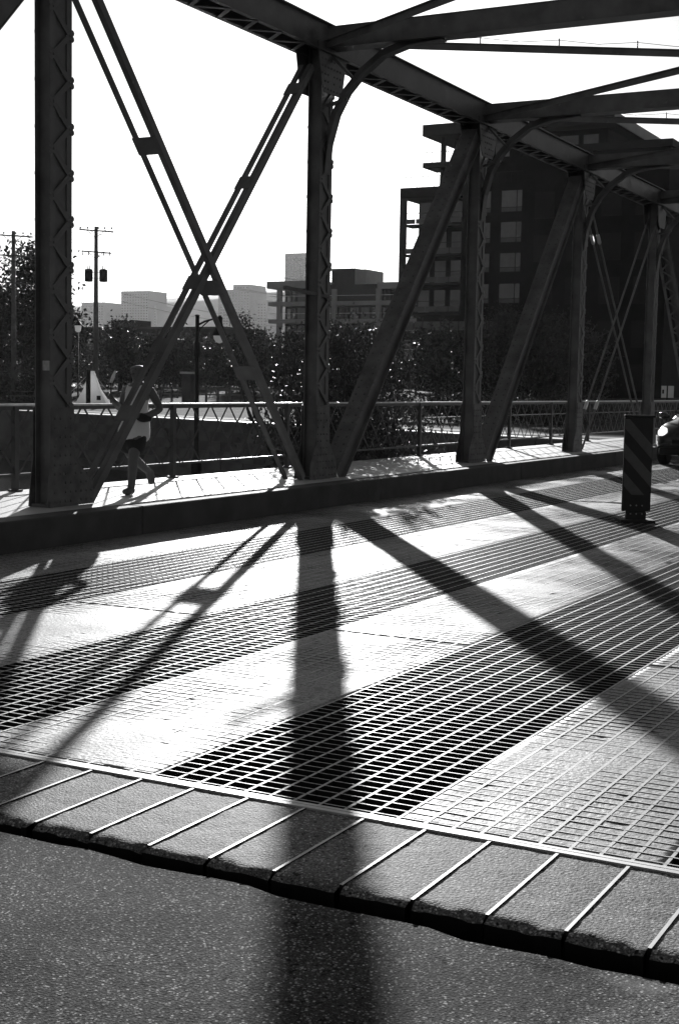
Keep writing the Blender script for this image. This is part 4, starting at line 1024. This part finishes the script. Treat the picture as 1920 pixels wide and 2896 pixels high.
Rp = [(.12,.13),(.11,.125),(.115,.135),(.10,.14),(.055,.055),(.055,.055),(.085,.075),(.07,.062),
      .09,.066,.045,.045,.03, .09,.066,.048,.045,.03, .056,.05,.040,.028, .056,.05,.040,.028, .013,.014,.014]
pb_ = skin_obj('body', 'skin', Vp, Ep, Rp, person)
skin_obj('top', 'shirt', [(.17,0,.58),(.19,0,.70),(.20,0,.84),(.22,0,1.0),(.245,0,1.12),(.26,0,1.22),(.26,-.12,1.215),(.26,.12,1.215)], [(0,1),(1,2),(2,3),(3,4),(4,5),(5,6),(5,7)],
         [(.19,.20),(.20,.21),(.185,.195),(.14,.165),(.13,.16),(.09,.10),(.055,.055),(.055,.055)], person)
skin_obj('shorts', 'shorts', [(.17,0,.74),(.17,0,.64),(.13,-.09,.58),(.07,-.10,.45),(.19,.09,.58),(.23,.10,.46)], [(0,1),(1,2),(2,3),(1,4),(4,5)],
         [(.15,.17),(.14,.16),.12,.115,.12,.115], person)
skin_obj('hair', 'hair', [(.265,0,1.37),(.26,0,1.43),(.255,0,1.49)], [(0,1),(1,2)], [(.06,.06),(.092,.088),(.078,.072)], person)
skin_obj('waist_bag', 'shorts', [(.08,-.10,.90),(.12,-.18,.88),(.24,-.20,.89)], [(0,1),(1,2)], [.05,.06,.05], person)
for (p0, p1, p2) in (((.06,-.09,.045),(-.03,-.09,.045),(-.13,-.10,.035)), ((.60,.09,.27),(.65,.09,.18),(.67,.09,.07))):
    skin_obj('shoe', 'shoe', [p0,p1,p2], [(0,1),(1,2)], [(.055,.05),(.056,.045),(.046,.034)], person)
for e in (-1, 1):
    skin_obj('eye', 'hair', [(.168,e*.031,1.440),(.162,e*.031,1.440)], [(0,1)], [.009,.007], person, sub=1)
skin_obj('mouth', 'hair', [(.166,-.02,1.385),(.160,0,1.384),(.166,.02,1.385)], [(0,1),(1,2)], [.004,.006,.004], person, sub=1)
def fingers(w, d_, side):
    w = Vector(w); d_ = Vector(d_).normalized(); s_ = Vector(side).normalized(); dn = d_.cross(s_)
    V2, E2, R2 = [], [], []
    for k in range(4):
        b0 = len(V2); o = s_*(.022*(k-1.5)); L_ = (.06,.07,.066,.052)[k]
        V2 += [w+o*.5, w+d_*.06+o, w+d_*(.06+L_*.55)+o+dn*.012, w+d_*(.055+L_*.7)+o+dn*.04]; E2 += [(b0,b0+1),(b0+1,b0+2),(b0+2,b0+3)]; R2 += [.014,.011,.009,.008]
        if k: E2.append((0, b0))
    b0 = len(V2); V2 += [w+s_*.03+d_*.03+dn*.02, w+s_*.035+d_*.06+dn*.045]; E2 += [(0,b0),(b0,b0+1)]; R2 += [.011,.009]
    return [tuple(v) for v in V2], E2, R2
for (w, d_, sd_) in (((.085,-.158,.91),(-1,.3,.1),(0,0,1)), ((.025,.178,1.083),(-1,-.2,.6),(0,0,1))):
    V2, E2, R2 = fingers(w, d_, sd_); skin_obj('hand', 'skin', V2, E2, R2, person, sub=1)

# ------------------------------------------------------------------ haze in the air
hz = MB().box(-60, 5200, -4100, 5300, ZW-1.2, 320).mesh('haze')
ho = bpy.data.objects.new('haze', hz); COL.objects.link(ho); tag(ho, kind='stuff')
hmz = bpy.data.materials.new('haze_air'); hmz.use_nodes = True; nn_ = hmz.node_tree.nodes; nn_.remove(nn_['Principled BSDF'])
pv = nn_.new('ShaderNodeVolumePrincipled'); pv.inputs['Color'].default_value = (.9,.9,.9,1); pv.inputs['Density'].default_value = .000076; pv.inputs['Anisotropy'].default_value = .3
hmz.node_tree.links.new(pv.outputs[0], nn_['Material Output'].inputs['Volume']); hz.materials.append(hmz)
